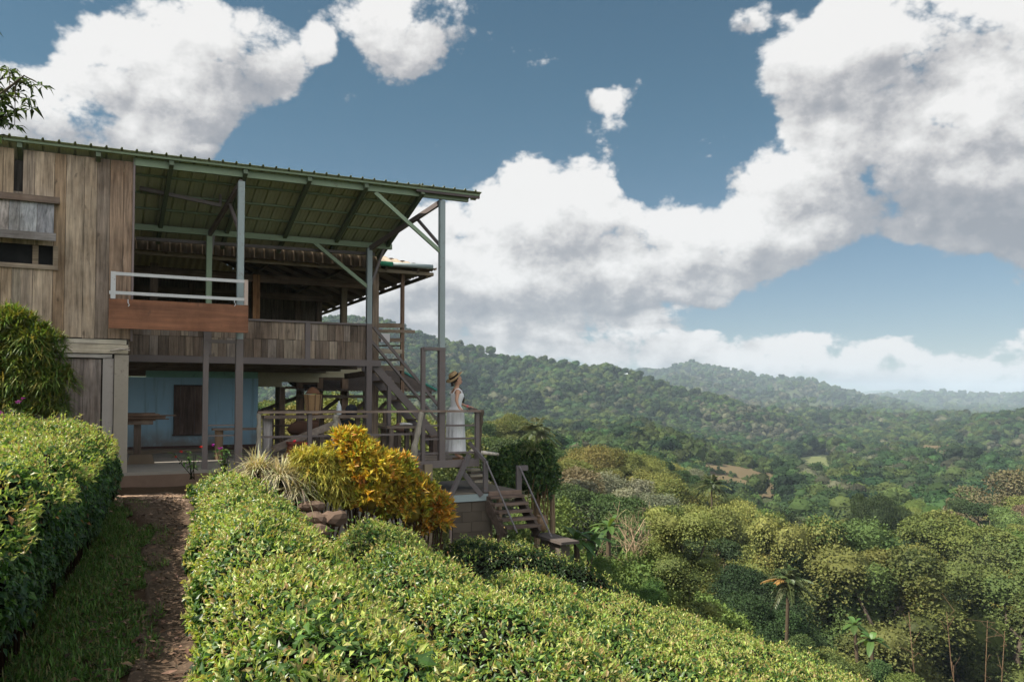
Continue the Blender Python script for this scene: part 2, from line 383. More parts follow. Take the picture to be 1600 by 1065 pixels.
def ground(X, Y):
    X = np.asarray(X, float); Y = np.asarray(Y, float)
    q = .93 * X + .36 * Y
    rel = (X - O[0]) * V[0] + (Y - O[1]) * V[1]     # v coordinate
    zn = np.where(q < .05, -1.55, np.where(q < .4, -1.55 - (q - .05) * .6, -1.76 - .33 * (q - .4)))
    zn = np.where(q > 8.0, -4.27 - .46 * (q - 8.0), zn)
    zn = zn - .42 * np.clip(rel - 9.0, 0, None) - .05 * np.clip(rel - 2, 0, 7)
    bump = fbm(X * .9, Y * .9, 3) * .05
    tt = -.36 * X + .93 * Y
    zn = zn + .15 * np.clip((tt - 9.3) / 2.5, 0, 1) * np.clip(1.2 - q, 0, 1)
    r = np.hypot(X, Y)
    Yd = np.maximum(Y, r * .25 + .01)
    px = np.clip(800 + FPX * X / Yd, -2000, 3000)
    base = interp(px, [(300, -13), (800, -16), (1000, -19), (1250, -25), (1700, -26)])
    base = base + (interp(px, [(300, -16), (800, -18), (1000, -21), (1200, -33), (1700, -36)]) - base) * np.clip((Yd - 90) / 130, 0, 1)
    base = base + fbm(X / 60, Y / 60, 3) * 3.0
    k = 1.5
    z = np.logaddexp(zn * k, base * k) / k
    z = np.where(r < 25, np.maximum(zn, z) * 0 + np.where(zn > base + 3, zn, z), z)
    for i, c in CREST.items():
        n1 = -np.abs(fbm(X / 130 + i * 7, Y / 260, 3, .45)) * 1.5 + .08 * fbm(X / 60, Y / 60, 2)
        zc = (624.9 - interp(px, c['py'])) / FPX * c['D']
        s = np.clip((Yd - c['F']) / (c['D'] - c['F']), 0, 1)
        zl = c['zf'] + (zc - c['zf']) * s ** (1.15)
        amp = (c['D'] - c['F']) * .12
        zl = zl + n1 * amp * 4 * s * (1 - s)
        zl = np.where(Yd > c['D'], zc - (Yd - c['D']) * .22, zl)
        zl = np.where(Yd < c['F'], c['zf'] - (c['F'] - Yd) * .1, zl)
        kk = .25
        z = np.where(Yd > 150, np.logaddexp(z * kk, zl * kk) / kk, z)
    return z + np.where(r < 60, bump, 0)
def gz(x, y): return float(ground(np.array([x]), np.array([y]))[0])

def build_ground():
    az = np.concatenate([np.arange(-180, -48, 4.), np.arange(-48, 48, .16), np.arange(48, 180, 4.)])
    az = np.radians(az); rr = np.concatenate([[0.], np.geomspace(.6, 60, 190), np.geomspace(61.5, 6300, 280)])
    A, RR = np.meshgrid(az, rr)
    X = np.sin(A) * RR; Y = np.cos(A) * RR
    Z = ground(X, Y)
    n, m = A.shape
    Vv = np.stack([X, Y, Z], -1).reshape(-1, 3)
    i = np.arange(n - 1)[:, None]; j = np.arange(m)[None]
    j2 = (j + 1) % m
    F = np.stack([i * m + j, i * m + j2, (i + 1) * m + j2, (i + 1) * m + j], -1).reshape(-1, 4)[:, ::-1]
    me = mesh_from('ground', Vv, [F], np.ones((len(F), 3)), smooth=True)
    o = bpy.data.objects.new('ground', me); COL.objects.link(o); tag(o, kind='structure')
    m_, t, out = new_mat('earth')
    pos = t.node('ShaderNodeNewGeometry').outputs['Position']
    n1 = t.noise(pos, 1.2, 8, .65); n2 = t.noise(pos, 14, 5, .7); n3 = t.noise(pos, .018, 5, .6)
    near = t.mix(n1, (.035, .022, .013), (.085, .055, .032))
    near = t.mix(t.mr(n2, .55, .75), near, (.13, .09, .055))
    far = t.mix(n3, (.030, .045, .018), (.075, .085, .035))
    d = t.vm('LENGTH', pos, out=1)
    c = t.mix(t.mr(d, 18, 40), near, far)
    bsdf(t, out, c, .95, .08, bump=n2, bstr=.6, bdist=.03)
    me.materials.append(m_)
build_ground()

# the trodden path between the hedges: a narrow sheet of packed earth on the ground
def build_path():
    ts = np.linspace(.3, 13.15, 130); qs = np.linspace(-.36, .16, 18)
    T, Q = np.meshgrid(ts, qs, indexing='ij')
    f_ = (Q - .16) / -.56; Q = Q + .05 * np.sin(T * 1.3) + .05 * fbm(T * 1.1, Q * 0 + 2, 3) * 2 * f_ - f_ * np.clip(T - 10.2, 0, 1.6) * .36
    X = (.93 * Q - .36 * T) / .9945; Y = (.36 * Q + .93 * T) / .9945
    e = np.minimum((qs - qs[0]), (qs[-1] - qs))[None] * np.ones_like(T)
    Z = ground(X, Y) + np.where(e < .02, -.03, .05) + fbm(X * 5, Y * 5, 4) * .03 - .02 * np.exp(-((Q + .12) / .14) ** 2)
    n, m = T.shape
    i = np.arange(n - 1)[:, None]; j = np.arange(m - 1)[None]
    F = np.stack([i * m + j, i * m + j + 1, (i + 1) * m + j + 1, (i + 1) * m + j], -1).reshape(-1, 4)[:, ::-1]
    me = mesh_from('path', np.stack([X, Y, Z], -1).reshape(-1, 3), [F], np.ones((len(F), 3)), smooth=True)
    o = bpy.data.objects.new('path', me); COL.objects.link(o); tag(o, kind='structure')
    m_, t, out = new_mat('packed_earth')
    pos = t.node('ShaderNodeNewGeometry').outputs['Position']
    n1 = t.noise(pos, 2.2, 8, .65, .3); n2 = t.noise(pos, 30, 5, .7)
    c = t.mix(n1, (.048, .033, .023), (.13, .09, .062))
    c = t.mix(t.mr(n2, .5, .75), c, (.20, .14, .095))
    bsdf(t, out, c, .95, .08, bump=n2, bstr=.7, bdist=.015)
    me.materials.append(m_)
build_path()

# ================================================================ leaves
def unit(a): return a / (np.linalg.norm(a, axis=-1, keepdims=True) + 1e-9)
def rdir(n, r=rng): return unit(r.normal(size=(n, 3)))
def kites(mb, P, Dr, Nn, Ln, Wd, col, fold=.15):
    """one folded kite (two triangles) per clump of leaves"""
    Sd = unit(np.cross(Dr, Nn)); Nn = np.cross(Sd, Dr)
    Ln = np.asarray(Ln)[:, None]; Wd = np.asarray(Wd)[:, None]
    a = P; b = P + Dr * Ln * .45 + Sd * Wd * .5 + Nn * Ln * fold; c = P + Dr * Ln; d = P + Dr * Ln * .45 - Sd * Wd * .5 + Nn * Ln * fold
    n = len(P); v = np.stack([a, b, c, d], 1).reshape(-1, 3); i = np.arange(n) * 4
    f = np.concatenate([np.stack([i, i + 1, i + 2], 1), np.stack([i, i + 2, i + 3], 1)])
    mb.add(v, f, np.concatenate([col, col]))
def leaves(mb, P, Dr, Nn, Ln, Wd, bend, col, fold=.18):
    """pointed leaf, four triangles: folded on the midrib, tip bent down"""
    Sd = unit(np.cross(Dr, Nn)); Nn = np.cross(Sd, Dr)
    Ln = np.asarray(Ln)[:, None]; Wd = np.asarray(Wd)[:, None]; bend = np.asarray(bend).reshape(-1, 1)
    mid = P + Dr * Ln * .5
    v = np.stack([P, mid + Sd * Wd * .5 + Nn * Wd * fold, mid, mid - Sd * Wd * .5 + Nn * Wd * fold, P + Dr * Ln * (1 - bend * .3) - Nn * Ln * bend], 1).reshape(-1, 3)
    i = np.arange(len(P)) * 5
    f = np.concatenate([np.stack([i, i + 2, i + 1], 1), np.stack([i, i + 3, i + 2], 1), np.stack([i + 4, i + 1, i + 2], 1), np.stack([i + 4, i + 2, i + 3], 1)])
    mb.add(v, f, np.concatenate([col] * 4))
def blades(mb, P, Dr, Ln, Wd, droop, col, seg=4):
    """arching strap leaves"""
    n = len(P); Sd = unit(np.cross(Dr, np.array([0, 0, 1.]))); Ln = np.asarray(Ln)[:, None]; Wd = np.asarray(Wd)[:, None]; droop = np.asarray(droop)[:, None]
    rows = []
    for k in range(seg + 1):
        s = k / seg; c = P + Dr * Ln * s + np.array([0, 0, -1.]) * Ln * droop * s * s
        w = Wd * (1 - s ** 2) * .5 + .0006
        rows += [c - Sd * w, c + Sd * w]
    v = np.stack(rows, 1).reshape(-1, 3); i = np.arange(n) * (2 * seg + 2)
    f = np.concatenate([np.stack([i + 2 * k, i + 2 * k + 1, i + 2 * k + 3, i + 2 * k + 2], 1) for k in range(seg)])
    mb.add(v, f, np.concatenate([col] * seg))
def pal(cols, n, jit=.18, r=rng, w=None):
    c = np.array(cols)[r.choice(len(cols), n, p=w)]
    return c * (1 + jit * r.normal(size=(n, 1))).clip(.4, 1.8) * (1 + .05 * r.normal(size=(n, 3)))
_ICO = None
def ico():
    global _ICO
    if _ICO is None:
        import bmesh
        bm = bmesh.new(); bmesh.ops.create_icosphere(bm, subdivisions=2, radius=1)
        _ICO = (np.array([v.co[:] for v in bm.verts]), np.array([[v.index for v in f.verts] for f in bm.faces])); bm.free()
    return _ICO
def lump(mb, c, r, col, seed=0, amp=.25):
    v, f = ico(); n = fbm(v[:, 0] * 1.7 + seed, v[:, 1] * 1.7 + v[:, 2] * 1.3, 2, seed=seed)
    mb.add(np.asarray(c) + v * np.asarray(r) * (1 + amp * n)[:, None], f, col)

GREENS = {
    'olive': [(.125, .140, .038), (.165, .175, .048), (.085, .100, .030)],
    'dark': [(.040, .066, .024), (.055, .084, .030), (.030, .050, .020)],
    'mid': [(.075, .115, .034), (.105, .145, .042), (.052, .082, .027)],
    'bright': [(.105, .155, .036), (.13, .175, .042), (.08, .13, .032)],
    'yellow': [(.21, .205, .055), (.16, .18, .05), (.25, .225, .07)],
    'brown': [(.135, .11, .060), (.16, .125, .075), (.11, .10, .05)],
    'grey': [(.15, .155, .10), (.115, .13, .08), (.18, .17, .11)],
}
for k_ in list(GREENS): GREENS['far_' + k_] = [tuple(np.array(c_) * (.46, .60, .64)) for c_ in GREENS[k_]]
def crown_lobes(kind, r):
    """lobes (centre, radius) of a crown about 10 m tall including its trunk, base at z = 0"""
    out = []
    if kind == 'round':
        for i in range(18):
            a = r.random() * 6.28; rad = 3.0 * math.sqrt(r.random()); h = r.uniform(3.6, 8.3)
            k = math.sin(math.pi * np.clip((h - 2.6) / 7.2, 0, 1)) ** .6
            out.append((np.array([math.cos(a) * rad * k, math.sin(a) * rad * k, h]), r.uniform(.8, 1.75)))
    elif kind == 'dome':
        for i in range(22):
            a = r.random() * 6.28; s = math.sqrt(r.random()); rad = 4.6 * s
            out.append((np.array([math.cos(a) * rad, math.sin(a) * rad, 8.4 - 3.4 * s ** 2 + r.uniform(-1.3, .3)]), r.uniform(.8, 1.6)))
        for i in range(10):
            a = r.random() * 6.28; out.append((np.array([math.cos(a) * 3.2, math.sin(a) * 3.2, r.uniform(2.5, 4.8)]), r.uniform(.7, 1.1)))
    elif kind == 'column':
        for i in range(30):
            a = r.random() * 6.28; h = r.uniform(.8, 9.2); rad = r.uniform(.5, 1.7) * (1.1 if h > 6 else .8)
            out.append((np.array([math.cos(a) * rad, math.sin(a) * rad, h]), r.uniform(.6, 1.15)))
    elif kind == 'layered':
        for i in range(34):
            a = r.random() * 6.28; lv = r.integers(0, 4); h = 3.5 + lv * 1.7 + r.uniform(-.3, .3); rad = (3.9 - lv * .55) * math.sqrt(r.random())
            out.append((np.array([math.cos(a) * rad, math.sin(a) * rad, h]), r.uniform(.55, 1.0)))
    elif kind == 'lod':
        out.append((np.array([0, 0, 5.4]), 2.9))
        for i in range(11):
            a = r.random() * 6.28; rad = r.uniform(1.3, 2.5); out.append((np.array([math.cos(a) * rad, math.sin(a) * rad, r.uniform(4.2, 7.6)]), r.uniform(1.0, 1.8)))
    elif kind == 'bush':
        for i in range(16):
            a = r.random() * 6.28; s = math.sqrt(r.random()); out.append((np.array([math.cos(a) * 3.4 * s, math.sin(a) * 3.4 * s, r.uniform(.6, 4.2 - 2 * s)]), r.uniform(.8, 1.4)))
    return out
def crown_mesh(kind, pal_name, seed, per=520, size=.34, core=.78, flat=1.0, jn=.32, jc=.15):
    r = np.random.default_rng(seed); mb = MB(); cols = GREENS[pal_name]
    lobes = crown_lobes(kind, r)
    for li, (c, rad) in enumerate(lobes):
        sq = np.array([1, 1, .55 if kind == 'layered' else .85 * flat]) * (r.uniform(.7, 1.25, 3) if kind != 'lod' else 1)
        n = int(per * rad * rad)
        d = rdir(n, r); d[:, 2] = np.where(d[:, 2] < -.5, -d[:, 2], d[:, 2])
        lm = 1 + .30 * fbm(d[:, 0] * 2 + li, d[:, 1] * 2 + d[:, 2] * 2, 2, seed=seed)
        P = c + d * sq * rad * (lm * r.uniform(.72, 1.08, n))[:, None]
        if kind == 'column':   # hanging curtains of creeper
            P[:, 2] -= r.exponential(.35, n)
        Dr = unit(d * .6 + r.normal(size=(n, 3)) * .6 + np.array([0, 0, -.25])); N = unit(d + r.normal(size=(n, 3)) * jn + np.array([0, 0, .3]))
        s = size * r.uniform(.6, 1.4, n)
        lc = pal(cols, 1, .2, r)[0]
        col = pal(cols, n, jc, r) * .5 + lc * .5
        kites(mb, P, Dr, N, s, s * r.uniform(.5, .8, n), col)
        if core: lump(mb, c, sq * rad * core, lc * .9, seed=li)
    return mb, lobes
def trunk_mesh(lobes, seed, h0=.32, kind='round', lean=0.3):
    r = np.random.default_rng(seed + 99); mb = MB()
    top = 2.2 if kind == 'bush' else 6.6; pts = []; off = np.zeros(2)
    for k in range(8):
        s = k / 7; off = off + r.normal(size=2) * .09 * lean * 3; pts.append([off[0], off[1], -.6 + s * (top + .6)])
    pts = np.array(pts); rad = np.interp(np.linspace(0, 1, 8), [0, .12, 1], [h0 * 1.25, h0 * .85, h0 * .18])
    mb.tube(pts, rad, 9, (1, 1, 1), wob=.12, seed=seed)
    idx = r.choice(len(lobes), min(len(lobes), 16), replace=False)
    for i in idx:
        c, lr = lobes[i]; hz = max(.5, min(6.0, c[2] * r.uniform(.45, .75)))
        s0 = np.array([np.interp(hz, pts[:, 2], pts[:, 0]), np.interp(hz, pts[:, 2], pts[:, 1]), hz])
        mid = (s0 + c) / 2 + np.array([0, 0, -.35]) + r.normal(size=3) * .2
        mb.tube([s0, mid, c], [h0 * .36, h0 * .22, h0 * .08], 6, (1, 1, 1), wob=.1, seed=i)
    return mb
TREES = {}
def tree_proto(key, kind, pal_name, seed, **kw):
    mb, lobes = crown_mesh(kind, pal_name, seed, **kw)
    V_ = np.concatenate(mb.V)
    cm = mesh_from('crown', V_, mb.F, np.concatenate(mb.C)); cm.materials.append(M['tree_leaves'])
    tb = trunk_mesh(lobes, seed, h0=.12 if kind == 'bush' else .32, kind=kind)
    tm = mesh_from('trunk', np.concatenate(tb.V), tb.F, np.concatenate(tb.C), smooth=True); tm.materials.append(M['bark'])
    TREES[key] = (cm, tm)
for i, (kd, pn) in enumerate([('round', 'olive'), ('round', 'mid'), ('round', 'dark'), ('dome', 'olive'), ('dome', 'mid'), ('dome', 'bright'), ('column', 'mid'), ('column', 'olive'),
                              ('layered', 'dark'), ('layered', 'olive'), ('round', 'grey'), ('round', 'yellow'), ('dome', 'brown'), ('bush', 'bright'), ('bush', 'mid'), ('bush', 'olive'), ('dome', 'dark')]):
    tree_proto((kd, pn), kd, pn, 100 + i, per=2100 if kd != 'bush' else 1700, size=.118)
LOOKS = {('round', 'olive'): 'round olive green tree', ('round', 'mid'): 'round mid green tree', ('round', 'dark'): 'compact dark green tree', ('dome', 'olive'): 'broad domed olive tree', ('dome', 'mid'): 'broad domed green tree',
         ('dome', 'bright'): 'broad fresh green tree', ('column', 'mid'): 'creeper draped green tree', ('column', 'olive'): 'creeper draped olive tree', ('layered', 'dark'): 'tiered dark tree',
         ('layered', 'olive'): 'tiered olive tree', ('round', 'grey'): 'pale grey green tree', ('round', 'yellow'): 'yellow green leafy tree', ('dome', 'brown'): 'brownish broad tree', ('bush', 'bright'): 'bright green bush',
         ('bush', 'mid'): 'mid green bush', ('bush', 'olive'): 'olive green bush', ('dome', 'dark'): 'broad dark green tree'}
def tree(key, x, y, h, wf=1.0, label=None, group=None, cat=None, name=None, rz=None, sink=.3):
    cm, tm = TREES[key]
    s = h / 9.6 if key[0] != 'bush' else h / 4.6
    bush = key[0] == 'bush'
    r = empty(name or ('bush' if bush else 'forest_tree'), (x, y, gz(x, y) - sink), label, cat or ('bush' if bush else 'tree'), group, rng.random() * 6.28 if rz is None else rz)
    r.scale = (s * wf, s * wf, s)
    for nm, me in (('crown', cm), ('trunk', tm)):
        o = bpy.data.objects.new(nm, me); COL.objects.link(o); o.parent = r
    return r

# visibility helper: elevation of ground in every direction
_pxs = np.arange(300, 1780, 6.); _ys = np.geomspace(14, 6000, 420)
_PX, _YY = np.meshgrid(_pxs, _ys, indexing='ij')
_GZ = ground((_PX - 800) / FPX * _YY, _YY)
def horizon(veg):
    a = (_GZ + veg * np.ones_like(_YY)) / _YY
    return np.maximum.accumulate(a, axis=1)
_CM = horizon(np.where(_YY > 90, 1.5, 0))
def seen(X, Y, ztop):
    px = 800 + FPX * X / Y
    i = np.clip(((px - 300) / 6).astype(int), 0, len(_pxs) - 1); j = np.clip(np.searchsorted(_ys, Y * .96) - 1, 0, len(_ys) - 1)
    return (ztop / Y > _CM[i, j]) & (px > 300) & (px < 1770)

# ---- trees one can tell apart, on the slopes below
SKYL = [(300, 596), (560, 600), (700, 640), (745, 668), (775, 640), (830, 652), (850, 690), (930, 684), (1000, 700), (1060, 712), (1100, 742), (1200, 782), (1270, 812), (1340, 800), (1400, 775), (1480, 792), (1600, 750), (1800, 745)]
FEATURED = [  # key, px, top py, Y, width factor, label
    (('dome', 'olive'), 790, 640, 120, 1.0, 'large olive tree rising just right of the woman at the rail'),
    (('round', 'yellow'), 928, 680, 96, 1.0, 'full yellow green tree, tallest right of the vine covered fence'),
    (('round', 'olive'), 750, 664, 112, .9, 'olive tree showing between the woman and the big olive tree'),
    (('dome', 'mid'), 1075, 742, 105, 1.0, 'broad green tree in front of the bare red soil clearing'),
    (('column', 'olive'), 1226, 778, 62, .95, 'tall narrow olive tree standing dark and alone above the thicket'),
    (('round', 'dark'), 1378, 762, 100, .7, 'dark pointed tree poking highest from the thicket, below the terraced field'),
    (('dome', 'olive'), 1480, 792, 74, 1.25, 'huge flat topped olive tree in the thicket, left of the white limbed tree'),
    (('column', 'mid'), 1318, 800, 60, 1.25, 'creeper smothered tower of green hanging in curtains, under the pointed dark tree'),
    (('column', 'olive'), 1395, 830, 56, 1.3, 'creeper smothered olive mass left of the huge flat topped tree'),
    (('column', 'mid'), 1590, 830, 58, 1.3, 'creeper hung tree at the right end of the thicket'),
    (('round', 'yellow'), 425, 603, 33, 1.2, 'pale olive tree seen under the floor between blue wall and first timber post'),
    (('round', 'olive'), 500, 600, 36, 1.2, 'olive tree seen behind the woven basket under the house floor'),
    (('dome', 'olive'), 560, 602, 40, 1.1, 'olive tree seen behind the black backpack under the house floor'),
    (('round', 'yellow'), 635, 622, 38, 1.1, 'pale leafy tree seen behind the balcony stairs'),
    (('bush', 'bright'), 895, 762, 30, 1.0, 'bright green bush beside the garden stairs'),
    (('bush', 'bright'), 962, 868, 26, .9, 'bright green bush past the stone slab at the stair foot'),
    (('layered', 'dark'), 1075, 815, 52, 1.0, 'tiered dark tree beside the bare branching tree'),
    (('bush', 'bright'), 1020, 835, 34, 1.0, 'fresh green bush at the foot of the bare branching tree'),
]
MARKS = [(790, 640, 'the large olive tree by the deck'), (928, 680, 'the full yellow green tree'), (965, 800, 'the leafless pale tree'), (1150, 730, 'the bare soil clearing'), (1226, 790, 'the tall narrow olive tree'), (1378, 770, 'the dark pointed tree'), (1480, 800, 'the huge flat topped tree'),
         (1318, 840, 'the creeper smothered tower'), (1232, 905, 'the palm with the orange frond'), (1505, 775, 'the white limbed bare tree'), (1565, 735, 'the russet skyline tree'), (1520, 1000, 'the bare pale saplings'), (1345, 985, 'the banana plants at the slope foot'), (1270, 735, 'the terraced field'), (880, 845, 'the stone slab'), (820, 720, 'the creeper covered fence'), (540, 650, 'the house underfloor'), (1118, 842, 'the russet tree on the slope'), (1112, 757, 'the round headed palm')]
USED = {}
def where_label(look, px, py, h, y):
    d = sorted(((px - a) ** 2 + (1.4 * (py - b)) ** 2, i) for i, (a, b, _) in enumerate(MARKS))
    size = 'tiny' if h < 2.6 else 'small' if h < 5 else 'medium' if h < 8 else 'large' if h < 11 else 'very large'
    for _, i in d[:4]:
        a, b, nm = MARKS[i]; dx, dy = px - a, py - b; far = math.hypot(dx, dy)
        hv = ('left' if dx < 0 else 'right') if abs(dx) > abs(dy) * .5 else ''; vv = ('above' if dy < 0 else 'below') if abs(dy) > abs(dx) * .5 else ''
        rel = {'': '', 'left': 'left of', 'right': 'right of'}[hv]; pos = (vv + ' and ' + rel) if vv and rel else (vv or rel)
        for pre in (('just ', 'far ') if far > 60 else ('just ', ''))[::-1 if far > 60 else 1]:
            lab = f'{size} {look} {pre}{pos} {nm}'
            lab = lab.replace('tall narrow olive tree', 'tall narrow tree')
            if lab not in USED and len(lab.split()) <= 16: USED[lab] = 1; return lab
    lab = ' '.join(f'{look} {pos} {nm}'.split()[:16]); USED[lab] = USED.get(lab, 0) + 1; return lab
placed = []
for key, px, py, Y, wf, lab in FEATURED:
    p = at(px, py, Y); g = gz(p[0], p[1]); h = max(2.0, p[2] - g)
    placed.append((p[0], p[1])); tree(key, p[0], p[1], h, wf, lab)
keys_by = [('round', 'olive'), ('round', 'mid'), ('round', 'dark'), ('dome', 'olive'), ('dome', 'mid'), ('dome', 'bright'), ('column', 'mid'), ('column', 'olive'), ('layered', 'dark'), ('layered', 'olive'), ('round', 'grey'), ('round', 'yellow'), ('dome', 'brown'), ('dome', 'dark')]
wts = np.array([3, 3, 2, 3, 3, 1.6, 3, 3, 1.5, 1.5, 1.4, 1.0, .7, 1.5]); wts /= wts.sum()
r5 = np.random.default_rng(21)
cand = []
Y = 24.
while Y < 172:
    sp = 4.6 + Y * .036
    n = int(1.15 * Y / sp) + 2
    for k in range(n):
        yy = Y + r5.uniform(-.45, .45) * sp; px = 330 + (k + r5.uniform(.1, .9)) / n * 1420
        cand.append(((px - 800) / FPX * yy, yy, px))
    Y += sp
ntree = 0
for x, y, px in cand:
    rel = (x - O[0]) * V[0] + (y - O[1]) * V[1]; q = .93 * x + .36 * y
    if rel < 13 and x < 1.5: continue
    if q < 14 and y < 28: continue
    if any((x - a) ** 2 + (y - b) ** 2 < 9 for a, b in placed): continue
    if abs(px - 962) < 62 and y < 46: continue
    g = gz(x, y); lim = (624.9 - interp(px, SKYL)) / FPX * y
    hmax = 5.0 + y * .10
    if 1200 < px and y < 62: hmax = 2.0 + (y - 24) * .085
    h = min(hmax, r5.uniform(.6, 1.35) * (6.5 + y * .07), (lim - g) * r5.uniform(.82, 1.0))
    if h < 1.6: continue
    if not seen(np.array([x]), np.array([y]), np.array([g + h]))[0]: continue
    if h < 4.2:
        key = [('bush', 'bright'), ('bush', 'mid'), ('bush', 'olive')][r5.integers(3)]; wf = 1.0
    else:
        key = keys_by[r5.choice(len(keys_by), p=wts)]; wf = r5.uniform(.95, 1.35)
        if key == ('dome', 'brown') and y < 60: key = ('round', 'olive')
    tp = 624.9 - (g + h) / y * FPX
    tree(key, x, y, h, wf, where_label(LOOKS[key].replace(' tree', '').replace(' bush', '') + (' bush' if key[0] == 'bush' else ' tree'), px, tp, h, y), 'trees of the valley forest' if key[0] != 'bush' else 'bushes of the valley slope')
    placed.append((x, y)); ntree += 1
print('trees', ntree)

# ---- the far wood on the ridges: one mass per hill, one crown shape instanced many times
LODS = []
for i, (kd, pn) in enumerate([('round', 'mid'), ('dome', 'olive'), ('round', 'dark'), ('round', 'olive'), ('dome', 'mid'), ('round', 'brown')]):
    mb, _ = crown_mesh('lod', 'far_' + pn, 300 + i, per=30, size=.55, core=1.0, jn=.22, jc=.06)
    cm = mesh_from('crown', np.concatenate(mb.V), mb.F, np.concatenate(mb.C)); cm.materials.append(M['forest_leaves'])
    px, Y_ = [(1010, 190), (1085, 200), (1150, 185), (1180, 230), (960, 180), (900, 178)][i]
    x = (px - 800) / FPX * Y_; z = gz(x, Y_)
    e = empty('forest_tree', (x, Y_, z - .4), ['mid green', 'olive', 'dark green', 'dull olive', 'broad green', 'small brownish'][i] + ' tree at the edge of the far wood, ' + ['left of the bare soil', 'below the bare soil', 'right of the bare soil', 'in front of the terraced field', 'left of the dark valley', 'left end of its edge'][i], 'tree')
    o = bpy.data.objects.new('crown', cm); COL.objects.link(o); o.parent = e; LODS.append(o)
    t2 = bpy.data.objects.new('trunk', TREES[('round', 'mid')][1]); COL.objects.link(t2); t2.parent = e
def scatter_group():
    g = bpy.data.node_groups.new('scatter_trees', 'GeometryNodeTree')
    g.interface.new_socket('Geometry', in_out='INPUT', socket_type='NodeSocketGeometry')
    g.interface.new_socket('Geometry', in_out='OUTPUT', socket_type='NodeSocketGeometry')
    n = g.nodes; l = g.links
    gi = n.new('NodeGroupInput'); go = n.new('NodeGroupOutput')
    j = n.new('GeometryNodeJoinGeometry')
    for o in reversed(LODS):
        oi = n.new('GeometryNodeObjectInfo'); oi.inputs['Object'].default_value = o; oi.inputs['As Instance'].default_value = True
        l.new(oi.outputs['Geometry'], j.inputs[0])
    ip = n.new('GeometryNodeInstanceOnPoints'); ip.inputs['Pick Instance'].default_value = True
    def attr(nm, typ):
        a = n.new('GeometryNodeInputNamedAttribute'); a.data_type = typ; a.inputs[0].default_value = nm; return a.outputs[0]
    l.new(gi.outputs[0], ip.inputs['Points']); l.new(j.outputs[0], ip.inputs['Instance'])
    l.new(attr('idx', 'INT'), ip.inputs['Instance Index'])
    l.new(attr('rot', 'FLOAT_VECTOR'), ip.inputs['Rotation']); l.new(attr('scl', 'FLOAT_VECTOR'), ip.inputs['Scale'])
    l.new(ip.outputs[0], go.inputs[0])
    return g
SG = scatter_group()
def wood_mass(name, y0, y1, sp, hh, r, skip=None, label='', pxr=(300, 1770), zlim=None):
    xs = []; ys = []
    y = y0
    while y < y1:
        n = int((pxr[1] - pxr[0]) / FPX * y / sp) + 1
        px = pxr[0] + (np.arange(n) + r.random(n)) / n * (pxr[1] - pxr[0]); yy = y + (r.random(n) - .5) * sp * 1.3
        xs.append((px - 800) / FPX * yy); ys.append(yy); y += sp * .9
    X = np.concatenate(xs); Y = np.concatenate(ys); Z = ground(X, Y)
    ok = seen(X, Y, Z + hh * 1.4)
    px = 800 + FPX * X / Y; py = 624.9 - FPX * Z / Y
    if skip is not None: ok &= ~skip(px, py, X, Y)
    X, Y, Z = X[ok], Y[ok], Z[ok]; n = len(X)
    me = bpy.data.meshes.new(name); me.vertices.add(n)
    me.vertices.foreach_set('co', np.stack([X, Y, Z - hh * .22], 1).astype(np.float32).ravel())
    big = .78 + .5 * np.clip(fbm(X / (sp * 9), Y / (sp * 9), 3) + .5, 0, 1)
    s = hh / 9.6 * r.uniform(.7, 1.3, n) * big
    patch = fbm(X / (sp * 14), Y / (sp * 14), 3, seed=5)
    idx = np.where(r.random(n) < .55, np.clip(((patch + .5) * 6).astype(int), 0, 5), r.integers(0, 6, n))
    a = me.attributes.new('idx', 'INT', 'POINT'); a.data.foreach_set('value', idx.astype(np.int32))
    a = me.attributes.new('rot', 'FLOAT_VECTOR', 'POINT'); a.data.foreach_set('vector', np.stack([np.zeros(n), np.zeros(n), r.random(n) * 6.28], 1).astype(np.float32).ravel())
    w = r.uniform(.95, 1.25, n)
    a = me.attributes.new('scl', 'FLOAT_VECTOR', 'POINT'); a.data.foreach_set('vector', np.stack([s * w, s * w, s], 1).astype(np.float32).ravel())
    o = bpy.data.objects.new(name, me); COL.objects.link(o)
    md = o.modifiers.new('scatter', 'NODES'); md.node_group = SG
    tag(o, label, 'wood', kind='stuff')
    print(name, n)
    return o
FIELD = (1270, 742); 
def clear_mid(px, py, X, Y):
    bare = (np.abs(px - 1155) < 66) & (np.abs(Y - 248) < 48)
    fld = (np.abs(px - 1272) < 34) & (np.abs(Y - 380) < 95)
    return bare | fld
r6 = np.random.default_rng(5)
wood_mass('valley_wood', 172, 335, 5.6, 9.0, r6, clear_mid, 'mixed green wood filling the valley floor in front of the hills')
wood_mass('hillside_forest', 335, 800, 6.6, 9.5, r6, clear_mid, 'dense green forest covering the near hill and its ridge')
wood_mass('ridge_forest', 800, 2050, 12.0, 14.0, r6, None, 'hazy green forest on the second ridge', pxr=(860, 1770))
wood_mass('distant_forest', 2100, 3000, 26.0, 22.0, r6, None, 'blue hazed forest on the long distant ridge', pxr=(1250, 1770))
